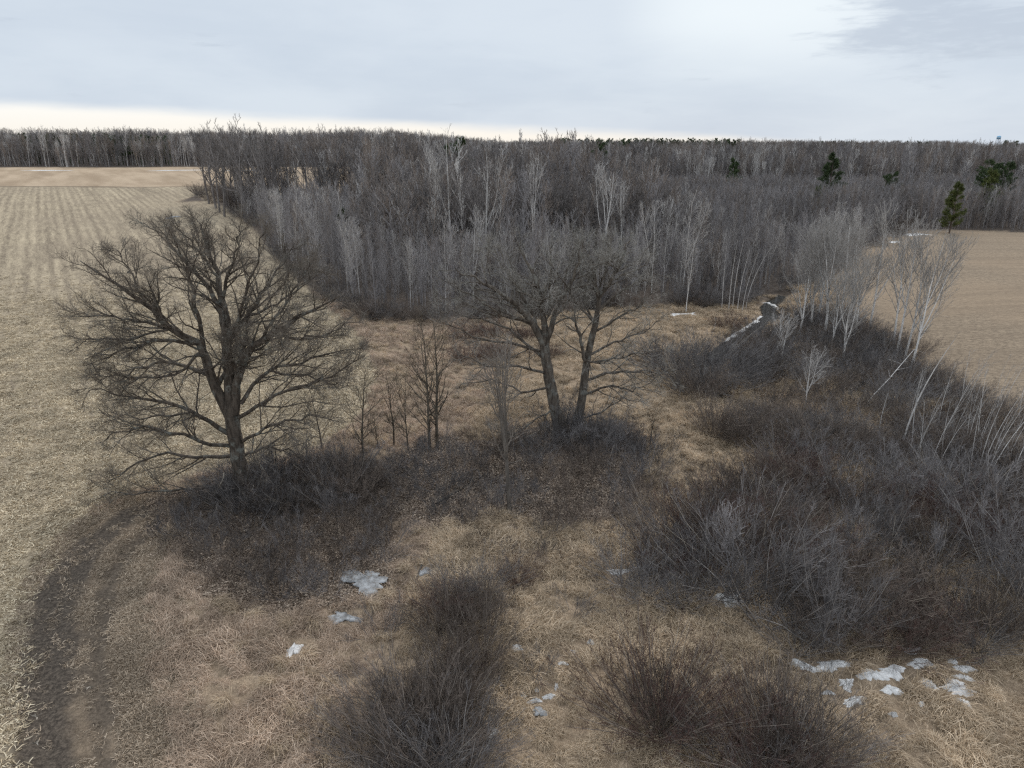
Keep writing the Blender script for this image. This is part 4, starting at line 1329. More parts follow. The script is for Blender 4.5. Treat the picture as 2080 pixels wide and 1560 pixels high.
ribbon('ice_shelf', bank([(1543, 634), (1540, 645), (1520, 658), (1500, 669), (1484, 680), (1470, 690)]), 0.42, 'white ice shelf along the clearing bank of the dark stream', 'ice', 81, 0.05, -0.28)
ribbon('ice_shelf', bank([(1545, 612), (1560, 611), (1575, 617), (1588, 626)]), 0.36, 'thin white ice line where the stream comes out of the woods', 'ice', 82, 0.05, -0.28)
ribbon('ice_shelf', bank([(1478, 698), (1490, 700), (1498, 694)]), 0.4, 'small ice shelf at the low end of the visible stream', 'ice', 83, 0.05, -0.28)
ribbon('snow_strip', bank([(1650, 860), (1680, 868), (1720, 878), (1755, 884)]), 0.14, 'thin broken snow line on the ditch, stream side of the curved birch', 'snow', 84, 0.06)
ribbon('snow_strip', bank([(1775, 888), (1810, 896), (1850, 902), (1905, 912)]), 0.16, 'thin broken snow line on the ditch at the curved birch foot', 'snow', 85, 0.06)
ribbon('snow_strip', bank([(1515, 822), (1535, 826), (1560, 832), (1585, 842)]), 0.14, 'short line of ice on the bend of the ditch in tan grass', 'snow', 86, 0.06)
for k, (u, v, w, d) in enumerate([(1970, 850, 1.6, 0.7), (1982, 845, 1.0, 0.7), (1975, 876, 1.1, 0.7), (1960, 870, 0.6, 0.3), (2035, 868, 0.9, 0.3), (2010, 866, 0.5, 0.3)]):
    patch('snow_patch', (u, v), w, d, 'snow patch among the thin birch poles near the tilled field', 'snow', M['snow'], 130 + k, 'snow among the birch poles', 0.06)
for k, (u, v, w, d) in enumerate([(1862, 476, 4.5, 2.0), (1850, 478, 3.2, 2.0), (1815, 492, 2.2, 1.5)]):
    patch('snow_patch', (u, v), w, d, 'snow along the top corner of the tilled field by the pine', 'snow', M['snow'], 140 + k, 'snow at the tilled field corner', 0.12)
for k, (x, w) in enumerate([(-262, 22), (-190, 30), (-150, 26)]):
    q = (x, 418.0)
    r0 = at(1040 + FPX * x / (418 * _c + (CAM_H - 8) * _s), 345.5)
    patch('snow_drift', (1040 + FPX * x / (418 * _c + (CAM_H - 8) * _s), 346.5), w, 2.4, 'thin white snow bank along the foot of the far tree line', 'snow', M['snow'], 150 + k, 'snow banks below the far tree line', 0.2)

grass_layers()

# ------------------------------------------------------------------ shrubs
SH = {}
def kinds_of_shrub():
    def fam(key, smat, mat, n, f):
        for q in range(n):
            st, tw = f(q)
            SH.setdefault(key, []).append([('stems', st.mesh(key + '_stems', [M[smat], M['dead']])), ('twigs', tw.mesh(key + '_twigs', M[mat]))])
    fam('willow_grey', 'stem_grey', 'brush_grey', 3, lambda s: shrub_wood(200 + s, 3.1, 4.2, 52, 5, 4, 2, 0.2, 0.0062, 0.5, 0.11, 0.026))
    fam('willow_brown', 'stem_brown', 'brush_brown', 3, lambda s: shrub_wood(220 + s, 2.9, 3.8, 60, 5, 4, 2, 0.5, 0.0062, 0.5, 0.10, 0.022))
    fam('red_osier', 'stem_brown', 'brush_red', 2, lambda s: shrub_wood(240 + s, 2.3, 3.4, 110, 4, 4, 1, 0.2, 0.006, 0.6, 0.04, 0.018))
    fam('willow_dense', 'stem_brown', 'brush_brown', 2, lambda s: shrub_wood(290 + s, 2.8, 3.6, 110, 5, 3, 1, 0.35, 0.0065, 0.7, 0.09, 0.02))
    fam('willow_round', 'stem_grey', 'brush_grey', 1, lambda s: shrub_wood(298, 3.0, 4.6, 100, 6, 4, 1, 0.0, 0.0062, 0.6, 0.07, 0.022))
    fam('low_brush', 'brush_brown', 'brush_brown', 4, lambda s: shrub_wood(260 + s, 1.5, 1.9, 22, 5, 4, 2, 0.6, 0.0042, 0.65, 0.09, 0.009))
    fam('low_brush_grey', 'brush_grey', 'brush_grey', 3, lambda s: shrub_wood(270 + s, 1.7, 2.1, 16, 6, 5, 2, 0.5, 0.0045, 0.55, 0.11, 0.011))
    fam('alder_grey', 'stem_grey', 'brush_grey', 3, lambda s: shrub_wood(280 + s, 3.6, 3.6, 16, 8, 6, 2, 0.55, 0.0065, 0.4, 0.08, 0.03))


kinds_of_shrub()


def pick_in(pix, n, mind, seed):
    """n points in a ground polygon, kept mind metres apart"""
    poly = ground_poly(pix)
    r = np.random.default_rng(seed)
    lo, hi = poly.min(0), poly.max(0)
    got = []
    for _ in range(n * 60):
        p = lo + (hi - lo) * r.random(2)
        if not inside(poly, p[:1], p[1:])[0]:
            continue
        if line_dist(STREAM, p[:1], p[1:])[0] < 1.3 and p[1] > 70:
            continue
        if all((p[0] - q[0]) ** 2 + (p[1] - q[1]) ** 2 > mind * mind for q in got):
            got.append(p)
            if len(got) >= n:
                break
    return got


SHR = random.Random(5)
def shrub_at(key, p, sc, name, label, group=None, k=None, tilt=0.0):
    z = hz(p[0], p[1])
    k = SHR.randrange(len(SH[key])) if k is None else k
    s = (sc * SHR.uniform(0.9, 1.12), sc * SHR.uniform(0.9, 1.12), sc * SHR.uniform(0.85, 1.12))
    return place(name, SH[key][k % len(SH[key])], (p[0], p[1], z), SHR.uniform(0, 6.28), s, label, 'shrub', group, (SHR.uniform(-.06, .06) + tilt, SHR.uniform(-.06, .06)))


LOOK = {'willow_grey': 'sprawling pale grey leafless bush', 'willow_brown': 'upright brown leafless bush', 'willow_dense': 'dense dark brown leafless bush', 'red_osier': 'reddish fan-shaped leafless bush',
        'low_brush': 'low fine-twigged brown bush', 'low_brush_grey': 'low wispy grey bush', 'alder_grey': 'tall open grey-stemmed bush'}


def zone(pix, n, mind, seed, keys, sc, name, label, group):
    for p in pick_in(pix, n, mind, seed):
        key = SHR.choice(keys)
        shrub_at(key, p, SHR.uniform(*sc), name, LOOK[key] + ' ' + label, LOOK[key].replace(' leafless', '') + ', ' + group)


zone([(1290, 1150), (1370, 1060), (1500, 990), (1700, 955), (1900, 985), (2140, 1010), (2140, 1300), (1950, 1310), (1740, 1310), (1570, 1310), (1490, 1220), (1400, 1200)], 60, 1.85, 1,
     ['willow_grey', 'willow_brown', 'willow_dense', 'red_osier', 'alder_grey', 'alder_grey'], (0.8, 1.4), 'willow_shrub', 'in the large dark thicket', 'willows of the large thicket')
zone([(1500, 900), (1560, 800), (1660, 770), (1800, 745), (1900, 770), (2000, 830), (2140, 880), (2140, 1000), (1900, 970), (1750, 945), (1520, 960)], 100, 1.45, 2,
     ['willow_grey', 'willow_brown', 'willow_dense', 'low_brush_grey'], (0.6, 0.95), 'alder_shrub', 'around the ditch and birch poles', 'bushes around the ditch')
zone([(1500, 760), (1560, 700), (1620, 650), (1710, 650), (1800, 695), (1880, 745), (1700, 770), (1560, 795)], 64, 1.7, 3,
     ['willow_grey', 'willow_brown', 'alder_grey'], (0.65, 1.0), 'alder_shrub', 'under the white aspens by the tilled field', 'bushes under the aspens')
zone([(335, 1050), (430, 1000), (560, 970), (760, 950), (800, 1010), (800, 1100), (740, 1180), (600, 1215), (440, 1180), (360, 1120)], 90, 1.02, 4,
     ['low_brush', 'low_brush', 'low_brush_grey'], (0.75, 1.1), 'dogwood_shrub', 'crowding the foot of the big oak', 'thicket under the big oak')
zone([(780, 960), (900, 920), (1010, 890), (1330, 880), (1350, 960), (1300, 1060), (1180, 1100), (1000, 1050), (880, 1060)], 60, 1.3, 5,
     ['low_brush', 'low_brush_grey', 'low_brush_grey'], (0.8, 1.4), 'hazel_shrub', 'on leafy ground in front of the two oaks', 'thin brush before the two oaks')
zone([(440, 1010), (500, 985), (620, 975), (700, 960), (760, 990), (700, 1040), (560, 1060), (450, 1050)], 24, 1.05, 21, ['alder_grey', 'willow_brown', 'willow_grey'], (0.62, 0.95), 'hazel_shrub', 'rising taller round the big oak trunk', 'taller brush at the big oak')
zone([(1060, 905), (1140, 880), (1260, 880), (1320, 920), (1200, 930), (1100, 930)], 18, 0.95, 6,
     ['alder_grey', 'willow_grey', 'low_brush_grey'], (0.6, 1.0), 'hazel_shrub', 'against the feet of the two oaks', 'bushes round the two oaks')
zone([(1260, 1180), (1330, 1130), (1400, 1180), (1420, 1260), (1300, 1230)], 7, 1.3, 7, ['low_brush_grey', 'willow_grey'], (0.6, 0.8), 'willow_shrub', 'at the near grassy corner of the large thicket', 'small willows at the thicket corner')
zone([(860, 1330), (900, 1230), (970, 1140), (1050, 1110), (1060, 1180), (1000, 1290), (980, 1420), (880, 1430)], 11, 1.1, 8, ['willow_grey', 'willow_brown', 'red_osier'], (0.5, 0.72), 'willow_shrub', 'in the dark line running between tan tussocks', 'brown shrub line')
zone([(740, 1500), (800, 1420), (900, 1380), (990, 1400), (980, 1560), (900, 1640), (740, 1640)], 9, 1.2, 9, ['willow_dense', 'willow_brown', 'willow_grey', 'willow_grey'], (0.6, 0.8), 'willow_shrub', 'in the clump at the near edge of the marsh', 'near marsh clump')
zone([(900, 690), (1000, 680), (1120, 690), (1120, 735), (1000, 740), (920, 725)], 16, 1.6, 10, ['red_osier', 'low_brush'], (0.6, 0.9), 'dogwood_shrub', 'in the tan meadow behind the two oaks', 'reddish bushes behind the oaks')
zone([(840, 1030), (1080, 1080), (1260, 1110), (1230, 1160), (1080, 1150), (900, 1100)], 12, 1.5, 11, ['low_brush_grey', 'low_brush'], (0.5, 0.8), 'hazel_shrub', 'at the margin of leaf litter and marsh grass', 'wispy bushes at the litter margin')
zone([(1560, 1340), (1700, 1320), (2000, 1320), (2140, 1330), (2140, 1300), (1700, 1290)], 16, 1.1, 12, ['willow_brown', 'low_brush_grey', 'willow_grey'], (0.5, 0.75), 'willow_shrub', 'at the thicket front beside snow patches', 'front row of the large thicket')

shrub_at('willow_dense', at(850, 1545), 1.1, 'willow_shrub', 'largest dark brown shrub at the near edge, beside the bluish frozen puddle', k=0)
shrub_at('willow_dense', at(830, 1460), 0.9, 'willow_shrub', 'grey-topped shrub behind the largest dark near shrub', k=1)
shrub_at('willow_dense', at(890, 1555), 0.95, 'willow_shrub', 'dark shrub touching the largest near one on its marsh side', k=1)
shrub_at('willow_dense', at(905, 1440), 0.8, 'willow_shrub', 'dark shrub joining the near clump to the brown shrub line', k=0)
shrub_at('red_osier', at(1335, 1478), 1.3, 'red_osier_shrub', 'red-stemmed fan-shaped bush in the middle of the marsh grass', k=0)
shrub_at('willow_grey', at(1395, 1500), 0.55, 'willow_shrub', 'pale stems drooping beside the red-stemmed bush', k=2)
shrub_at('willow_dense', at(1590, 1560), 1.1, 'willow_shrub', 'wide brown shrub at the near edge below the snow patches', k=1)
shrub_at('red_osier', at(1520, 1490), 1.0, 'red_osier_shrub', 'reddish shrub touching the wide brown shrub at the near edge', k=1)
shrub_at('willow_dense', at(1345, 1470), 0.85, 'willow_shrub', 'dark upright stems inside the red-stemmed bush', k=1)
shrub_at('willow_dense', at(1620, 1535), 0.95, 'willow_shrub', 'dense dark heart of the wide brown near shrub', k=0)
shrub_at('red_osier', at(1560, 1590), 1.0, 'red_osier_shrub', 'reddish shrub at the picture edge under the wide brown one', k=0)
shrub_at('willow_grey', at(1690, 1560), 0.7, 'willow_shrub', 'grey shrub on the snow side of the wide brown near shrub', k=3)
shrub_at('willow_grey', at(1500, 1600), 0.8, 'willow_shrub', 'grey shrub cut by the picture edge before the wide brown one', k=4)
shrub_at('low_brush_grey', at(780, 1290), 1.0, 'hazel_shrub', 'sprawling pale grey bush just below the thicket ice', k=0)
shrub_at('low_brush_grey', at(1090, 1370), 0.8, 'hazel_shrub', 'sparse sapling bush above the ring of snow', k=1)
shrub_at('low_brush_grey', at(1160, 1250), 0.75, 'hazel_shrub', 'sparse forked bush standing alone in the tussocks', k=2)
shrub_at('low_brush', at(650, 1480), 0.7, 'dogwood_shrub', 'faint brown bush in the meadow, nearest the farm track', k=2)
shrub_at('low_brush', at(690, 1560), 0.8, 'dogwood_shrub', 'brown bush at the near edge between meadow and dark shrubs', k=3)
shrub_at('willow_round', at(1415, 768), 1.7, 'willow_shrub', 'dense rounded grey bush beside the stream bend', k=0)
shrub_at('willow_round', at(1362, 748), 1.25, 'willow_shrub', 'grey bush leaning on the dense rounded one by the stream', k=3)
shrub_at('alder_grey', at(1462, 768), 1.25, 'alder_shrub', 'tall grey bush between the rounded bush and the stream', k=0)
shrub_at('willow_dense', at(1450, 880), 1.15, 'willow_shrub', 'tall dark upright bush on the tan grass tongue', k=2)
shrub_at('willow_brown', at(1490, 900), 0.9, 'willow_shrub', 'dark bush behind the tall upright one on the grass tongue', k=3)
shrub_at('willow_dense', at(1425, 805), 1.0, 'willow_shrub', 'dark bush in front of the rounded grey bush, over the hidden stream bend', k=0)
shrub_at('willow_grey', at(1395, 800), 0.9, 'willow_shrub', 'grey bush at the meadow side of the hidden stream bend', k=1)
shrub_at('red_osier', at(1478, 668), 1.0, 'red_osier_shrub', 'rusty bush on the tan clearing above the stream ice', k=1)
shrub_at('low_brush', at(1220, 905), 1.1, 'hazel_shrub', 'brown brush pile against the dark forked oak', k=1)

zone([(1470, 800), (1480, 730), (1540, 700), (1580, 720), (1560, 800)], 12, 1.6, 13, ['willow_grey', 'willow_brown', 'alder_grey'], (0.8, 1.1), 'alder_shrub', 'in the hollow where the stream slips under the brush', 'bushes over the hidden stream')

# ------------------------------------------------------------------ saplings and young trees
SAP = [tree_parts('sapling', pole_tree(300 + s, 6.2, 0.085, 0.18, 2.0, (38, 64), 24, 5, 2, 0.03, twig=0.008, trop=0.10), ('sapling', 'sapling')) for s in range(4)]
TALLSAP = [tree_parts('sapling', pole_tree(310 + s, 9.2, 0.13, 0.18, 2.5, (34, 60), 32, 5, 2, 0.025, twig=0.009, trop=0.10), ('sapling', 'sapling')) for s in range(2)]


def tree_at(parts, pix, sc, name, label, cat='tree', group=None, rz=None, tilt=(0, 0), r=random.Random(8)):
    p = at(*pix)
    return place(name, parts, (p[0], p[1], hz(p[0], p[1])), r.uniform(0, 6.28) if rz is None else rz, sc, label, cat, group, tilt)


tree_at(SAP[0], (738, 945), 1.15, 'young_tree', 'slim dark young tree standing apart, nearest the big oak')
tree_at(SAP[1], (655, 920), 0.85, 'young_tree', 'small young tree half hidden by the big oak twigs')
tree_at(SAP[1], (800, 905), 0.95, 'young_tree', 'slim young tree, first of the close row behind the leaf litter')
tree_at(SAP[2], (829, 915), 0.93, 'young_tree', 'slim young tree in the close row, beside the tallest pair')
tree_at(TALLSAP[0], (873, 918), 0.98, 'young_tree', 'thinner one of the tallest pair of dark young trees')
tree_at(TALLSAP[1], (889, 912), 1.06, 'young_tree', 'tallest straight dark young tree of the row in the meadow')
tree_at(SAP[3], (768, 910), 0.52, 'young_tree', 'short sapling between the lone slim tree and the row')
tree_at(SAP[3], (1320, 905), 0.55, 'young_tree', 'thin leaning sapling right of the forked oak on tan grass', tilt=(0, 0.12))
tree_at(SAP[2], (860, 700), 0.7, 'young_tree', 'reddish twiggy sapling in the meadow behind the young tree row')
GREYM = tree_parts('grey_tree', pole_tree(330, 10.3, 0.15, 0.34, 2.4, (20, 42), 30, 5, 2, 0.03, twig=0.012, forks=5, trop=0.09), ('grey_tree', 'grey_tree'))
tree_at(GREYM, (1035, 1040), 1.0, 'ash_tree', 'slender grey many-stemmed tree standing before the two oaks')
PALE_SAP = [tree_parts('aspen_sapling', pole_tree(335 + s, 5.2, 0.06, 0.15, 1.3, (25, 45), 26, 5, 2, 0.03, twig=0.009, forks=2), ('wood_grey', 'wood_grey')) for s in range(2)]
tree_at(PALE_SAP[0], (1480, 1200), 0.95, 'aspen_sapling', 'pale slender sapling rising over a snow patch in the large thicket')
WHITE_SAP = [tree_parts('aspen_sapling', pole_tree(338 + s, 5.4, 0.07, 0.22, 1.7, (30, 52), 22, 5, 2, 0.03, twig=0.011, forks=1), ('birch', 'wood_pale')) for s in range(2)]
tree_at(WHITE_SAP[1], (1635, 830), 0.95, 'aspen_sapling', 'small pale aspen on the stream bank grass')
tree_at(WHITE_SAP[0], (1585, 748), 0.95, 'aspen_sapling', 'small pale aspen in the dark brush below the stream bend')
tree_at(PALE_SAP[1], (1885, 1180), 0.6, 'aspen_sapling', 'pale whip inside the large thicket, toward the birch poles')

# pale aspens by the tilled field
ASP = [tree_parts('aspen', pole_tree(340 + s, 11.5, 0.17, 0.22, 4.3, (24, 46), 44, 6, 3, 0.03, twig=0.015, forks=3, trop=0.09), ('birch', 'birch_twig')) for s in range(3)]
ASPT = [tree_parts('aspen', pole_tree(350 + s, 15.5, 0.15, 0.30, 3.4, (24, 42), 36, 6, 2, 0.022, twig=0.016, forks=2, trop=0.09), ('birch', 'birch_twig')) for s in range(3)]
tree_at(ASP[0], (1710, 748), 0.82, 'aspen_tree', 'round-crowned white aspen, foremost of the pale group by the tilled field')
tree_at(ASP[1], (1672, 694), 1.05, 'aspen_tree', 'broad grey-white poplar behind the foremost white aspen', rz=1)
tree_at(ASP[2], (1645, 680), 0.9, 'aspen_tree', 'grey-white poplar on the stream side of the pale group', rz=2)
tree_at(ASPT[0], (1705, 668), 0.82, 'aspen_tree', 'tall grey-white poplar crowning the pale group', rz=0)
tree_at(ASPT[1], (1765, 672), 0.88, 'aspen_tree', 'tall white aspen with dark lower trunk against the tilled field', rz=1, tilt=(0, 0.05))
for k, (u, v, s, ti, lab) in enumerate([(1818, 735, 0.86, .05, 'leaning white aspen, innermost of the slanted cluster before the tilled field'),
                                        (1834, 742, 0.84, .07, 'leaning white aspen with thick pale stem in the slanted cluster'),
                                        (1846, 762, 0.84, .11, 'outermost leaning white aspen arching over the tilled field'),
                                        (1812, 718, 0.8, .04, 'thin dark-footed aspen at the back of the slanted cluster'),
                                        (1855, 745, 0.62, .14, 'short leaning aspen low in the slanted cluster')]):
    tree_at(ASPT[k % 3], (u, v), s, 'aspen_tree', lab, rz=0.3 * k, tilt=(0, ti))


for k, (u, v, s, j, lab) in enumerate([(1622, 690, 0.78, 1, 'pale aspen at the stream end of the grove, over dark bushes'), (1735, 690, 0.8, 2, 'pale aspen between the foremost one and the dark-footed one'),
                                       (1688, 715, 0.62, 0, 'small pale aspen just behind the foremost white aspen'), (1660, 655, 0.95, 0, 'grey-white aspen at the back of the grove against the woods'),
                                       (1725, 655, 0.9, 1, 'grey-white aspen at the back of the grove against the tilled field')]):
    tree_at(ASP[j], (u, v), s, 'aspen_tree', lab, rz=1.7 * k)


def bent_pole(seed, h, r, bend, mat='birch', twigs=True):
    rg = np.random.default_rng(seed)
    w = Wood()
    t = np.linspace(0, 1, 9)
    P = np.stack([bend * h * t ** 1.7, 0.03 * h * np.sin(t * 3), h * t * np.sqrt(1 - 0.2 * abs(bend)) - 0.2], 1)[None]
    R = (r * (1 - 0.85 * t))[None]
    w.add(P, R, 6)
    tw = Wood()
    o, d, tt, rr, Lp = spawn(P, R, 10, 0.4, 0.98, 20, 45, rg, 0.4)
    P1, R1 = grow(o, d, rg.uniform(0.5, 1.3, len(o)) * h / 8, np.clip(rr * 0.5, 0.007, 0.02), np.full(len(o), 0.005), 4, 0.1, 0.1, rg)
    tw.add(P1, R1, 3)
    o, d, tt, rr, Lp = spawn(P1, R1, 3, 0.3, 1, 20, 45, rg, 0.3)
    P2, R2 = grow(o, d, rg.uniform(0.2, 0.5, len(o)), np.full(len(o), 0.006), np.full(len(o), 0.004), 2, 0.1, 0.1, rg)
    tw.add(P2, R2, 3)
    return [('trunk', w.mesh('birch_pole_trunk', M[mat])), ('crown', tw.mesh('birch_pole_crown', M['birch_twig']))]


POLE = [bent_pole(360 + k, 7.2, 0.038, b) for k, b in enumerate((0.10, 0.22, 0.34, -0.06))]
THIN = [bent_pole(370 + k, 6.6, 0.026, b) for k, b in enumerate((0.12, 0.2, 0.28))]
tree_at(bent_pole(380, 9.5, 0.085, 0.24), (1832, 910), 1.0, 'birch_tree', 'white birch curving up from the ditch snow line', rz=0)
tree_at(bent_pole(381, 3.6, 0.05, 0.05), (1785, 880), 1.0, 'birch_tree', 'short bare white stem beside the curved ditch birch', rz=0)
for k, (u, v, s, j, lab) in enumerate([(1968, 975, 0.85, 3, 'white birch pole, innermost stem of the fan-shaped clump'), (1982, 985, 1.0, 0, 'white birch pole, straightest of the fan-shaped clump'),
                                       (1988, 985, 1.02, 1, 'white birch pole, middle leaning stem of the fan-shaped clump'), (1996, 1000, 0.95, 1, 'white birch pole forking low in the fan-shaped clump'),
                                       (2000, 1002, 1.0, 2, 'white birch pole, most slanted of the fan-shaped clump'), (2048, 1000, 1.15, 1, 'thick white birch pole at the picture edge'),
                                       (2062, 985, 1.1, 2, 'white birch pole slanting out at the picture edge')]):
    tree_at(POLE[j], (u, v), s, 'birch_pole', lab, rz=0.0)
rp = random.Random(12)
for k in range(38):
    u, v = rp.uniform(1845, 2095), rp.uniform(815, 985)
    tree_at(THIN[k % 3], (u, v), rp.uniform(0.7, 1.05), 'birch_pole', 'thin slanted white birch stem rising from the dark brush by the tilled field', 'tree', 'thin birch stems by the tilled field', rz=rp.gauss(0, 0.8), tilt=(rp.uniform(-.08, .08), rp.uniform(-.10, .08)))


def log_mesh(name, a, b, r, mat, seed, branches=6, sag=0.0):
    rg = np.random.default_rng(seed)
    w = Wood()
    P = resample([a, (np.array(a) + np.array(b)) / 2 + np.array([0, 0, -sag]), b], 8)
    P = P + rg.normal(size=P.shape) * r * 0.4
    R = np.linspace(r, r * 0.35, 8)
    w.add(P[None], R[None], 6)
    if branches:
        o, d, t, rr, Lp = spawn(P[None], R[None], branches, 0.3, 1.0, 25, 60, rg, 0.6)
        P1, R1 = grow(o, d, rg.uniform(0.25, 0.8, len(o)) * min(2.0, Lp[0] * 0.4), rr * 0.5, rr * 0.15, 4, 0.15, 0.05, rg)
        w.add(P1, R1, 4)
    return w


def fallen(name, pa, pb, ha, hb, r, mat, label, seed, branches=6, sag=0.0, cat='log'):
    a, b = at(*pa), at(*pb)
    a[2], b[2] = hz(a[0], a[1]) + ha, hz(b[0], b[1]) + hb
    o = bpy.data.objects.new(name, log_mesh(name, np.zeros(3), b - a, r, mat, seed, branches, sag).mesh(name, M[mat]))
    o.location = a
    COL.objects.link(o)
    return tag(o, label, cat)


fallen('fallen_log', (886, 1030), (985, 965), 0.08, 0.12, 0.10, 'oak', 'dark fallen log lying across the leaf litter', 1, 2)
fallen('fallen_log', (842, 1190), (908, 1015), 0.05, 0.08, 0.05, 'oak', 'thin dark fallen stem on leaves near the marsh margin', 2, 2)
fallen('fallen_branch', (1050, 905), (1150, 862), 0.1, 0.9, 0.05, 'dead', 'pale fallen branch propped against the foot of the thick oak', 3, 9, cat='branch')
fallen('fallen_branch', (1030, 948), (1120, 925), 0.1, 0.3, 0.035, 'dead', 'pale dead branch on the ground before the thick oak', 4, 9, cat='branch')
fallen('fallen_branch', (975, 925), (1040, 912), 0.1, 0.3, 0.03, 'dead', 'pale twiggy dead branch by the slender grey tree', 5, 7, cat='branch')
fallen('leaning_birch', (1760, 830), (1845, 775), 0.6, 3.2, 0.055, 'birch', 'broken birch stem leaning low across the dark brush', 6, 8, 0.1, 'tree')


def dead_limb(pa, length, label, seed):
    """a bleached branch hanging down out of the big oak"""
    rg = np.random.default_rng(seed)
    a = on_plane(pa[0], pa[1], OAK_BASE[1] - 1.0)
    w = Wood()
    P, R = grow([[0, 0, 0]], [[-0.25, -0.35, -1]], length, [0.045], [0.012], 8, 0.22, -0.05, rg)
    w.add(P, R, 5)
    o, d, t, rr, Lp = spawn(P, R, 9, 0.2, 1, 30, 70, rg)
    P1, R1 = grow(o, d, rg.uniform(0.3, 0.9, len(o)), rr * 0.6, np.full(len(o), 0.006), 4, 0.3, -0.1, rg)
    w.add(P1, R1, 3)
    ob = bpy.data.objects.new('dead_branch', w.mesh('dead_branch', M['dead']))
    ob.location = a
    COL.objects.link(ob)
    tag(ob, label, 'branch')


dead_limb((455, 960), 2.6, 'bleached dead branch dangling from the lowest limbs of the big oak', 1)
dead_limb((515, 985), 1.9, 'shorter bleached branch hanging beside the big oak trunk', 2)

# pale bits of husk on the track
def husk(pix, label, seed):
    me = blades(500 + seed, 5, 0.05, (0.16, 0.3), (0.02, 0.035), (0, 20), 0.4, 'dead', 0.3, None, 0.02)
    p = at(*pix)
    o = bpy.data.objects.new('corn_husk', me)
    o.location = (p[0], p[1], hz(p[0], p[1]) + 0.03)
    COL.objects.link(o)
    tag(o, label, 'husk')


husk((103, 1217), 'pale corn husk on the dark wheel rut, farthest along the track', 1)
husk((74, 1453), 'pale corn husk on the wheel rut beside the stubble edge', 2)
husk((75, 1506), 'pale corn husk nearest the picture corner on the track', 3)
husk((182, 1394), 'pale corn husk on the grassy crown between the ruts', 4)

# ------------------------------------------------------------------ woodland
def wood_height(x, y):
    """canopy height of the woods at a place"""
    h = np.where(y < 124 + 10 * (vnoise(x / 14.0, y / 14.0, 61) - 0.5), 10.6, 17.6)
    h = h * (0.85 + 0.3 * vnoise(x / 22.0, y / 22.0, 62))
    right = sst(10, 40, x - 0.05 * y)
    h = h * (1 - right * (y > 118) * (y < 330)) + 8.0 * right * (y > 118) * (y < 330)
    lt = (x < -22 - 0.12 * (y - 100)) & (y < 215)
    h = np.where(lt, np.where(y < 175, 11.0, 8.0), h)
    h = np.where(y >= 330, 18.0, h)
    return h


YOUNG = [tree_parts('young_aspen', pole_tree(400 + s, 11.5, 0.062, 0.18, 1.8, (22, 42), 30, 5, 2, 0.025, twig=0.011, trop=0.11), ('wood_grey', 'wood_grey')) for s in range(5)]
YOUNGP = [tree_parts('pale_aspen', pole_tree(410 + s, 12.0, 0.09, 0.30, 2.1, (22, 40), 28, 5, 3, 0.02, twig=0.016, forks=1, trop=0.12), ('birch', 'wood_pale')) for s in range(3)]
DARK = [tree_parts('woodland_tree', spreading_tree(420 + s, 18.5, 0.26, 8.5, 6, 0.026, 9, 6, 5), ('wood_dark', 'wood_dark')) for s in range(4)]
TALLB = [tree_parts('tall_birch', pole_tree(430 + s, 19, 0.21, 0.42, 3.6, (16, 34), 24, 4, 1, 0.022, twig=0.022, forks=f, trop=0.10), ('birch', 'wood_pale')) for s, f in enumerate((1, 2, 3))]

rw = random.Random(77)
nw = np.random.default_rng(78)
# young stand, the ranks nearest the viewer, each tree its own
cand = []
for i in range(14000):
    k = rw.randrange(len(g_front) - 1)
    a, b = np.array(g_front[k]), np.array(g_front[k + 1])
    if rw.random() > min(1, np.hypot(*(b - a)) / 30 + 0.2):
        continue
    p = a + (b - a) * rw.random() + np.array([rw.uniform(-2, 3), rw.uniform(0, 13)])
    if not inside(WOODS, p[:1], p[1:])[0] or p[1] > 205:
        continue
    if line_dist(STREAM, p[:1], p[1:])[0] < 2:
        continue
    if any((p[0] - q[0]) ** 2 + (p[1] - q[1]) ** 2 < 1.35 for q in cand):
        continue
    cand.append(p)
    if len(cand) >= 270:
        break
for p in cand:
    z = hz(p[0], p[1])
    hh = float(wood_height(p[0:1], p[1:2])[0])
    right = p[0] > 12
    pale = rw.random() < 0.16
    src = rw.choice(YOUNGP if pale else YOUNG)
    lab, grp = (('slender grey young tree at the woodland edge beside the stream', 'young trees of the stream-side woodland edge') if right else
                ('slender grey young tree at the woodland edge along meadow and stubble', 'young trees of the woodland edge'))
    if not right and p[0] < -24:
        lab, grp = 'slender grey young tree at the woodland edge along the corn stubble', 'young trees of the stubble edge'
    elif not right:
        lab, grp = 'slender grey young tree at the woodland edge behind the tan meadow', 'young trees of the meadow edge'
    if pale:
        lab, grp = lab.replace('slender grey', 'pale-stemmed'), 'pale ' + grp
    place('young_tree', src, (p[0], p[1], z), rw.uniform(0, 6.28), min(hh, 12.5) / 11.5 * rw.choice((rw.uniform(0.5, 0.8), rw.uniform(0.8, 1.12), rw.uniform(0.8, 1.12))), lab, 'tree', grp, (rw.uniform(-.05, .05), rw.uniform(-.05, .05)))

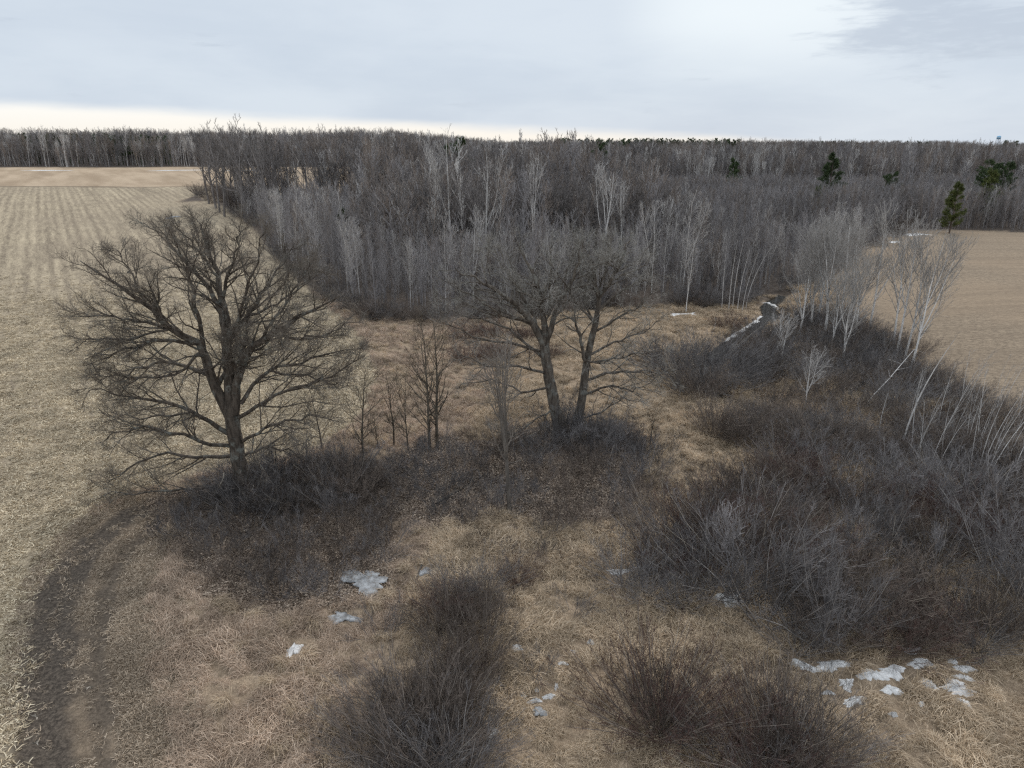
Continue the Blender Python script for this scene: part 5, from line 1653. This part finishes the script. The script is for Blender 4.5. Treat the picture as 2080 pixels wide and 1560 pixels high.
# low dark brush at the skirt of the woods
n = 0
for i in range(900):
    k = rw.randrange(len(g_front) - 1)
    a, b = np.array(g_front[k]), np.array(g_front[k + 1])
    p = a + (b - a) * rw.random() + np.array([rw.uniform(-1, 2), rw.uniform(-1.0, 3)])
    if line_dist(STREAM, p[:1], p[1:])[0] < 1.8 or sdist(FIELD, p[:1], p[1:])[0] > 0.3:
        continue
    key = rw.choice(['willow_brown', 'alder_grey', 'willow_grey'])
    side = 'stubble' if p[0] < -18 else ('meadow' if p[0] < 16 else 'stream side')
    shrub_at(key, p, rw.uniform(0.6, 1.0), 'edge_shrub', LOOK[key] + ' at the skirt of the woods toward the ' + side, LOOK[key].replace(' leafless', '') + ' on the woodland skirt, ' + side)
    n += 1
    if n >= 110:
        break

# named birches standing out of the woods
def depth_tree(parts, u, vbase, vtop, y, hmodel, name, label, rz, tilt=(0, 0), group=None):
    """tree whose foot is hidden: stands at distance y under column u, as tall as it looks"""
    top = on_plane(u, vtop, y)
    foot = (top[0], y, hz(top[0], y))
    s = (top[2] - foot[2]) / hmodel
    return place(name, parts, foot, rz, s, label, 'tree', group, tilt)


depth_tree(TALLB[0], 872, 430, 335, 124, 19, 'birch_tree', 'tall white birch forking in a V above the young stand', 0.2)
depth_tree(TALLB[1], 913, 450, 283, 127, 19, 'birch_tree', 'tallest bright white birch rising to the horizon', 1.9)
depth_tree(TALLB[1], 982, 460, 318, 122, 19, 'birch_tree', 'white birch with spreading pale crown beside the tallest birch', 4.1)
depth_tree(TALLB[2], 1082, 440, 330, 124, 19, 'birch_tree', 'many-stemmed white birch in the middle of the dark wood', 2.2)
depth_tree(TALLB[2], 1232, 430, 352, 122, 19, 'birch_tree', 'many-stemmed white birch nearest the lone pine in the wood', 0.4)
depth_tree(TALLB[0], 1270, 430, 375, 124, 19, 'birch_tree', 'faint white birch between the pine birch and the thicket', 2.4)
for u, vb, vt, y, lab, k in [(720, 600, 448, 104, 'pale aspen with wide crown over the meadow edge', 0), (828, 640, 492, 96, 'pale round-crowned aspen before the young stand', 1),
                             (900, 560, 445, 100, 'pale aspen with fan of branches behind the round-crowned one', 2), (622, 560, 470, 122, 'white leaning birch clump at the stubble corner of the young stand', 0),
                             (560, 470, 385, 150, 'thin white aspen at the upper corner of the stubble edge', 1), (1400, 580, 400, 104, 'grey poplar with upswept crown above the stream clearing', 2),
                             (1405, 590, 490, 95, 'short pale aspen below the upswept poplar', 1), (1335, 500, 415, 108, 'pale aspen top left of the upswept poplar', 0)]:
    depth_tree(YOUNGP[k], u, vb, vt, y, 12.0, 'aspen_tree', lab, 1.3 * k)
for k, (u, v) in enumerate([(1466, 628), (1480, 630), (1488, 628), (1498, 630), (1508, 632), (1515, 626)]):
    tree_at(bent_pole(390 + k, 9.0, 0.06, (-0.02, 0.03, 0.06, 0.10, 0.16, 0.3)[k]), (u, v), rp.uniform(0.9, 1.1), 'birch_tree', 'white birch stem in the slanting row above the stream clearing', 'tree', 'birch row above the stream', rz=0)

# tall hedgerow trees at the far corner of the stubble
HEDGE = [(415, 245, 205), (440, 255, 212), (462, 242, 208), (485, 250, 203), (508, 253, 199), (530, 256, 196), (548, 260, 192), (520, 262, 214), (470, 262, 190),
         (404, 262, 216), (425, 268, 198), (450, 270, 218), (495, 262, 216), (512, 268, 188), (538, 270, 214), (556, 272, 206), (478, 275, 196), (435, 280, 190), (525, 280, 184),
         (580, 280, 205), (610, 276, 210), (640, 285, 202), (672, 262, 206), (700, 272, 200), (715, 268, 204), (745, 285, 197), (770, 280, 205), (800, 292, 190), (835, 288, 200), (860, 296, 188)]
for k, (u, vt, y) in enumerate(HEDGE):
    big = u < 560
    depth_tree(DARK[k % 4], u, 400, vt - 4, y, 18.0, 'hedgerow_tree',
               'tall spreading bare tree in the clump at the far corner of the stubble' if big else 'tall bare tree in the row standing above the young stand', 1.1 * k, (0, 0),
               'tall clump at the stubble corner' if big else 'tall row above the young stand')
for p in pick_in([(397, 398), (440, 408), (500, 430), (560, 450), (560, 415), (480, 398), (420, 390)], 26, 2.2, 91):
    key = rw.choice(['willow_dense', 'willow_brown'])
    shrub_at(key, p, rw.uniform(1.2, 1.8), 'edge_shrub', LOOK[key] + ' below the tall clump at the stubble corner', LOOK[key].replace(' leafless', '') + ' below the tall clump')
# dark wood behind the middle, front rank
for k in range(46):
    u = 760 + 600 * (k + rw.random() * 0.8) / 46
    y = rw.uniform(128, 158)
    x = (u - 1040) / FPX * (y * _c + CAM_H * _s)
    place('woodland_tree', DARK[k % 4], (x, y, hz(x, y)), rw.uniform(0, 6.28), rw.uniform(0.72, 0.98), 'dark bare mature tree in the front rank of the deep wood', 'tree', 'front rank of the deep wood')

# conifers
PN = [tree_parts('pine', pine(450, 14, 6.5, 0.22, 0.18), ('pine_bark', 'needles')), tree_parts('pine', pine(451, 12, 5.5, 0.20, 0.12), ('pine_bark', 'needles_yellow')),
      tree_parts('pine', pine(452, 15, 7.5, 0.24, 0.35, True), ('pine_bark', 'needles'))]
depth_tree(PN[0], 1222, 330, 285, 235, 14, 'pine_tree', 'lone dark pine rising above the deep wood', 0.5)
depth_tree(PN[0], 1493, 360, 321, 300, 14, 'pine_tree', 'small dark pine alone among distant pale trunks', 1.5)
depth_tree(PN[0], 1694, 370, 311, 215, 14, 'pine_tree', 'tall dark spruce-like pine standing over the grey thicket', 2.5)
depth_tree(PN[1], 1658, 410, 379, 165, 12, 'pine_tree', 'short dark pine sunk in the grey thicket', 0.8)
tree_at(PN[1], (1928, 474), 0.84, 'pine_tree', 'bushy yellow-green pine at the top of the tilled field', rz=1.8)
depth_tree(PN[1], 2026, 440, 344, 168, 12, 'pine_tree', 'pine with layered boughs behind the bushy yellow-green one', 3.0)
depth_tree(PN[2], 2010, 380, 328, 235, 15, 'pine_tree', 'dark flat-topped pine behind the layered pine', 0.2)
depth_tree(PN[2], 2045, 380, 332, 230, 15, 'pine_tree', 'dark flat-topped pine nearest the picture edge', 1.2)
depth_tree(PN[2], 1815, 370, 352, 225, 15, 'pine_tree', 'faint small pine between the tall pine and the flat-topped pair', 2.2)
depth_tree(PN[2], 925, 300, 284, 240, 15, 'pine_tree', 'broad dark pine top behind the tallest birch', 2.2)
depth_tree(PN[0], 697, 450, 422, 140, 14, 'pine_tree', 'tiny dark conifer inside the young stand', 1.0)

# the deep woods: clumps of many trees as one mass
def clump(seed, n, size, h, kind, twig, shares):
    """a stand of n trees; shares: how often each bark of the list occurs"""
    rg = np.random.default_rng(seed)
    ws, ix = [], []
    for i in range(n):
        s = seed * 97 + i
        hh = h * rg.choice([rg.uniform(0.5, 0.8), rg.uniform(0.8, 1.1), rg.uniform(0.85, 1.1)])
        m_ = int(rg.choice(len(shares), p=shares))
        if kind == 'young':
            a, b = pole_tree(s, hh, 0.055, 0.16, 1.9, (22, 46), 20, 5, 0, 0.03, twig=twig, k=4)
        elif kind == 'thicket':
            a, b = pole_tree(s, hh, 0.06, 0.15, 1.6, (20, 45), 16, 4, 0, 0.03, twig=twig, k=4)
        elif kind == 'mature' and rg.random() < 0.8:
            a, b = spreading_tree(s, hh, 0.20, 7.0, 4, twig, 7, 5, 4)
        else:
            a, b = pole_tree(s, hh, 0.13, 0.40, 2.8, (20, 42), 18, 5, 0, 0.025, twig=twig, k=4, forks=int(rg.integers(0, 3)), lean=rg.uniform(-.12, .12))
        w = merged(a, b, idx=(m_, m_))
        w.V[0] = w.V[0] + np.array([rg.uniform(-.5, .5) * size, rg.uniform(-.5, .5) * size, 0])
        ws.append(w)
        ix.append(m_)
    return merged(*ws)


def woods():
    srcs = {}
    for key, kind, n, size, h, twig, mats, shares in (
            ('young', 'young', 24, 10, 11.5, 0.014, ['wood_grey', 'wood_brown', 'wood_dark', 'wood_pale'], [0.48, 0.22, 0.2, 0.1]),
            ('thicket', 'thicket', 28, 11, 8.5, 0.015, ['wood_grey', 'wood_brown', 'wood_dark', 'wood_pale'], [0.46, 0.26, 0.2, 0.08]),
            ('mature', 'mature', 9, 12, 19, 0.028, ['wood_dark', 'wood_brown', 'wood_grey', 'birch'], [0.55, 0.25, 0.12, 0.08]),
            ('mixed', 'pole', 16, 13, 18, 0.032, ['wood_grey', 'wood_brown', 'wood_dark', 'birch'], [0.42, 0.24, 0.2, 0.14])):
        srcs[key] = [source(key, clump(600 + 10 * k + len(key), n, size, h, kind, twig, shares).mesh(key, [M[q] for q in mats])) for k in range(2)]
    srcs['birches'] = [source('birches', clump(700, 9, 12, 17, 'pole', 0.02, [0.6, 0.4]).mesh('birches', [M['wood_pale'], M['birch']]))]
    order = ['young', 'thicket', 'mature', 'mixed', 'birches']
    flat, off = [], {}
    for k in order:
        off[k] = len(flat)
        flat += srcs[k]
    r = np.random.default_rng(5)
    near, far = [], []
    def scatter_band(y0, y1, cell):
        y = y0
        while y < y1:
            half = 0.80 * y + 40
            for x in np.arange(-half, half, cell):
                px, py = x + r.uniform(-.5, .5) * cell, y + r.uniform(-.5, .5) * cell
                yield px, py
            y += cell
    pts, rz, sc, vi = [], [], [], []
    for y0, y1, cell in ((90, 330, 6.2), (330, 700, 11.0), (700, 1500, 24.0), (1500, 3000, 60.0)):
        for px, py in scatter_band(y0, y1, cell):
            d = sdist(WOODS, np.array([px]), np.array([py]))[0]
            if d < 6 or (abs(px) > 0.80 * py + 30):
                continue
            if sdist(FAR_CLEAR, np.array([px]), np.array([py]))[0] > -3:
                continue
            if line_dist(STREAM, np.array([px]), np.array([py]))[0] < 6:
                continue
            h = float(wood_height(np.array([px]), np.array([py]))[0])
            if py < 330:
                if h < 9.3 and py > 140:
                    key, hm = 'thicket', 8.5
                elif h < 13.2:
                    key, hm = 'young', 11.5
                else:
                    key, hm = ('mature', 19) if r.random() < 0.72 else ('mixed', 18)
            else:
                q = r.random()
                key, hm = ('mixed', 18) if q < 0.55 else (('mature', 19) if q < 0.86 else ('birches', 17))
            s = h / hm * (r.uniform(0.72, 1.16) if py < 330 else r.uniform(0.66, 1.18))
            if cell > 20:
                s *= 1.0
            pts.append((px, py, 0))
            rz.append(r.random() * 6.28)
            sc.append(s)
            vi.append(off[key] + r.integers(0, len(srcs[key])))
    pts = np.array(pts)
    pts[:, 2] = height(pts[:, 0], pts[:, 1]) - 0.1
    stuff('deep_woods', pts, np.array(rz), np.array(sc), np.array(vi), flat, 'grey leafless woods stretching back to the horizon')
    print('woods clumps', len(pts))
    # far pine ridge
    pt, rr, ss, vv = [], [], [], []
    psrc = [source('far_pine', merged(*pine(470 + k, 17, 7.0, 0.25, 0.3, False, 0.5)).mesh('far_pine', M['needles'])) for k in range(2)]
    for (u0, u1, vt, y, n) in ((1130, 1500, 281, 640, 90), (1500, 1900, 287, 800, 40), (1040, 1180, 288, 700, 14), (225, 345, 275, 470, 34), (30, 225, 271, 480, 30), (2040, 2100, 286, 700, 14), (480, 560, 284, 480, 10)):
        for k in range(n):
            u = r.uniform(u0, u1)
            yy = y + r.uniform(-25, 25)
            top = on_plane(u, vt + r.uniform(-1.5, 4), yy)
            z = float(broad(top[0], yy))
            pt.append((top[0], yy, z))
            rr.append(r.random() * 6.28)
            ss.append(np.clip((top[2] - z) / 17, 0.6, 1.6))
            vv.append(r.integers(0, 2))
    stuff('far_pine_wood', np.array(pt), np.array(rr), np.array(ss), np.array(vv), psrc, 'dark pines crowning the woods along the horizon')
    # rusty leaves still clinging here and there
woods()

# ------------------------------------------------------------------ water tower on the horizon
def lathe(prof, seg=24):
    a = np.arange(seg) * 2 * math.pi / seg
    V = np.concatenate([np.stack([np.cos(a) * r, np.sin(a) * r, np.full(seg, z)], 1) for r, z in prof])
    Q = [(i * seg + j, i * seg + (j + 1) % seg, (i + 1) * seg + (j + 1) % seg, (i + 1) * seg + j) for i in range(len(prof) - 1) for j in range(seg)]
    return quick_mesh('lathe', V, np.array(Q), 4)


def water_tower():
    y = 2000.0
    tank_mid = on_plane(2029, 279.5, y)
    base_z = float(broad(tank_mid[0], y))
    ht = tank_mid[2] - base_z
    e = root('water_tower', (tank_mid[0], y, base_z))   # stands in a low saddle of the far land
    tag(e, 'light blue water tower on thin legs at the far horizon', 'water tower')
    R = 5.0
    tk = link_mesh('tank', lathe([(0.4, ht - 4.6), (2.6, ht - 4.0), (4.4, ht - 2.6), (R, ht - 1.0), (R, ht + 2.2), (4.3, ht + 3.4), (2.6, ht + 4.4), (0.3, ht + 5.0)]), M['tank_blue'], e)
    link_mesh('band', lathe([(R + 0.05, ht - 0.2), (R + 0.12, ht + 0.3), (R + 0.12, ht + 1.1), (R + 0.05, ht + 1.6)]), M['tank_white'], tk)
    w = Wood()
    w.add(np.array([[[0, 0, -1], [0, 0, ht - 4]]], float), np.array([[0.7, 0.7]]), 10)
    link_mesh('riser', w.mesh('riser', M['steel']), None, e)
    for k in range(5):
        a = k * 2 * math.pi / 5 + 0.3
        w = Wood()
        w.add(np.array([[[math.cos(a) * 6.6, math.sin(a) * 6.6, -1], [math.cos(a) * 4.9, math.sin(a) * 4.9, ht - 1.0]]], float), np.array([[0.45, 0.4]]), 8)
        link_mesh('leg', w.mesh('leg', M['steel']), None, e)
    w = Wood()
    an = np.arange(6) * 2 * math.pi / 5 + 0.3
    for zz in (0.33, 0.66):
        rr = 6.6 - 1.7 * zz
        for k in range(5):
            w.add(np.array([[[math.cos(an[k]) * rr, math.sin(an[k]) * rr, ht * zz], [math.cos(an[k + 1]) * rr, math.sin(an[k + 1]) * rr, ht * zz]]], float), np.array([[0.15, 0.15]]), 5)
    link_mesh('bracing', w.mesh('bracing', M['steel']), None, e)


water_tower()
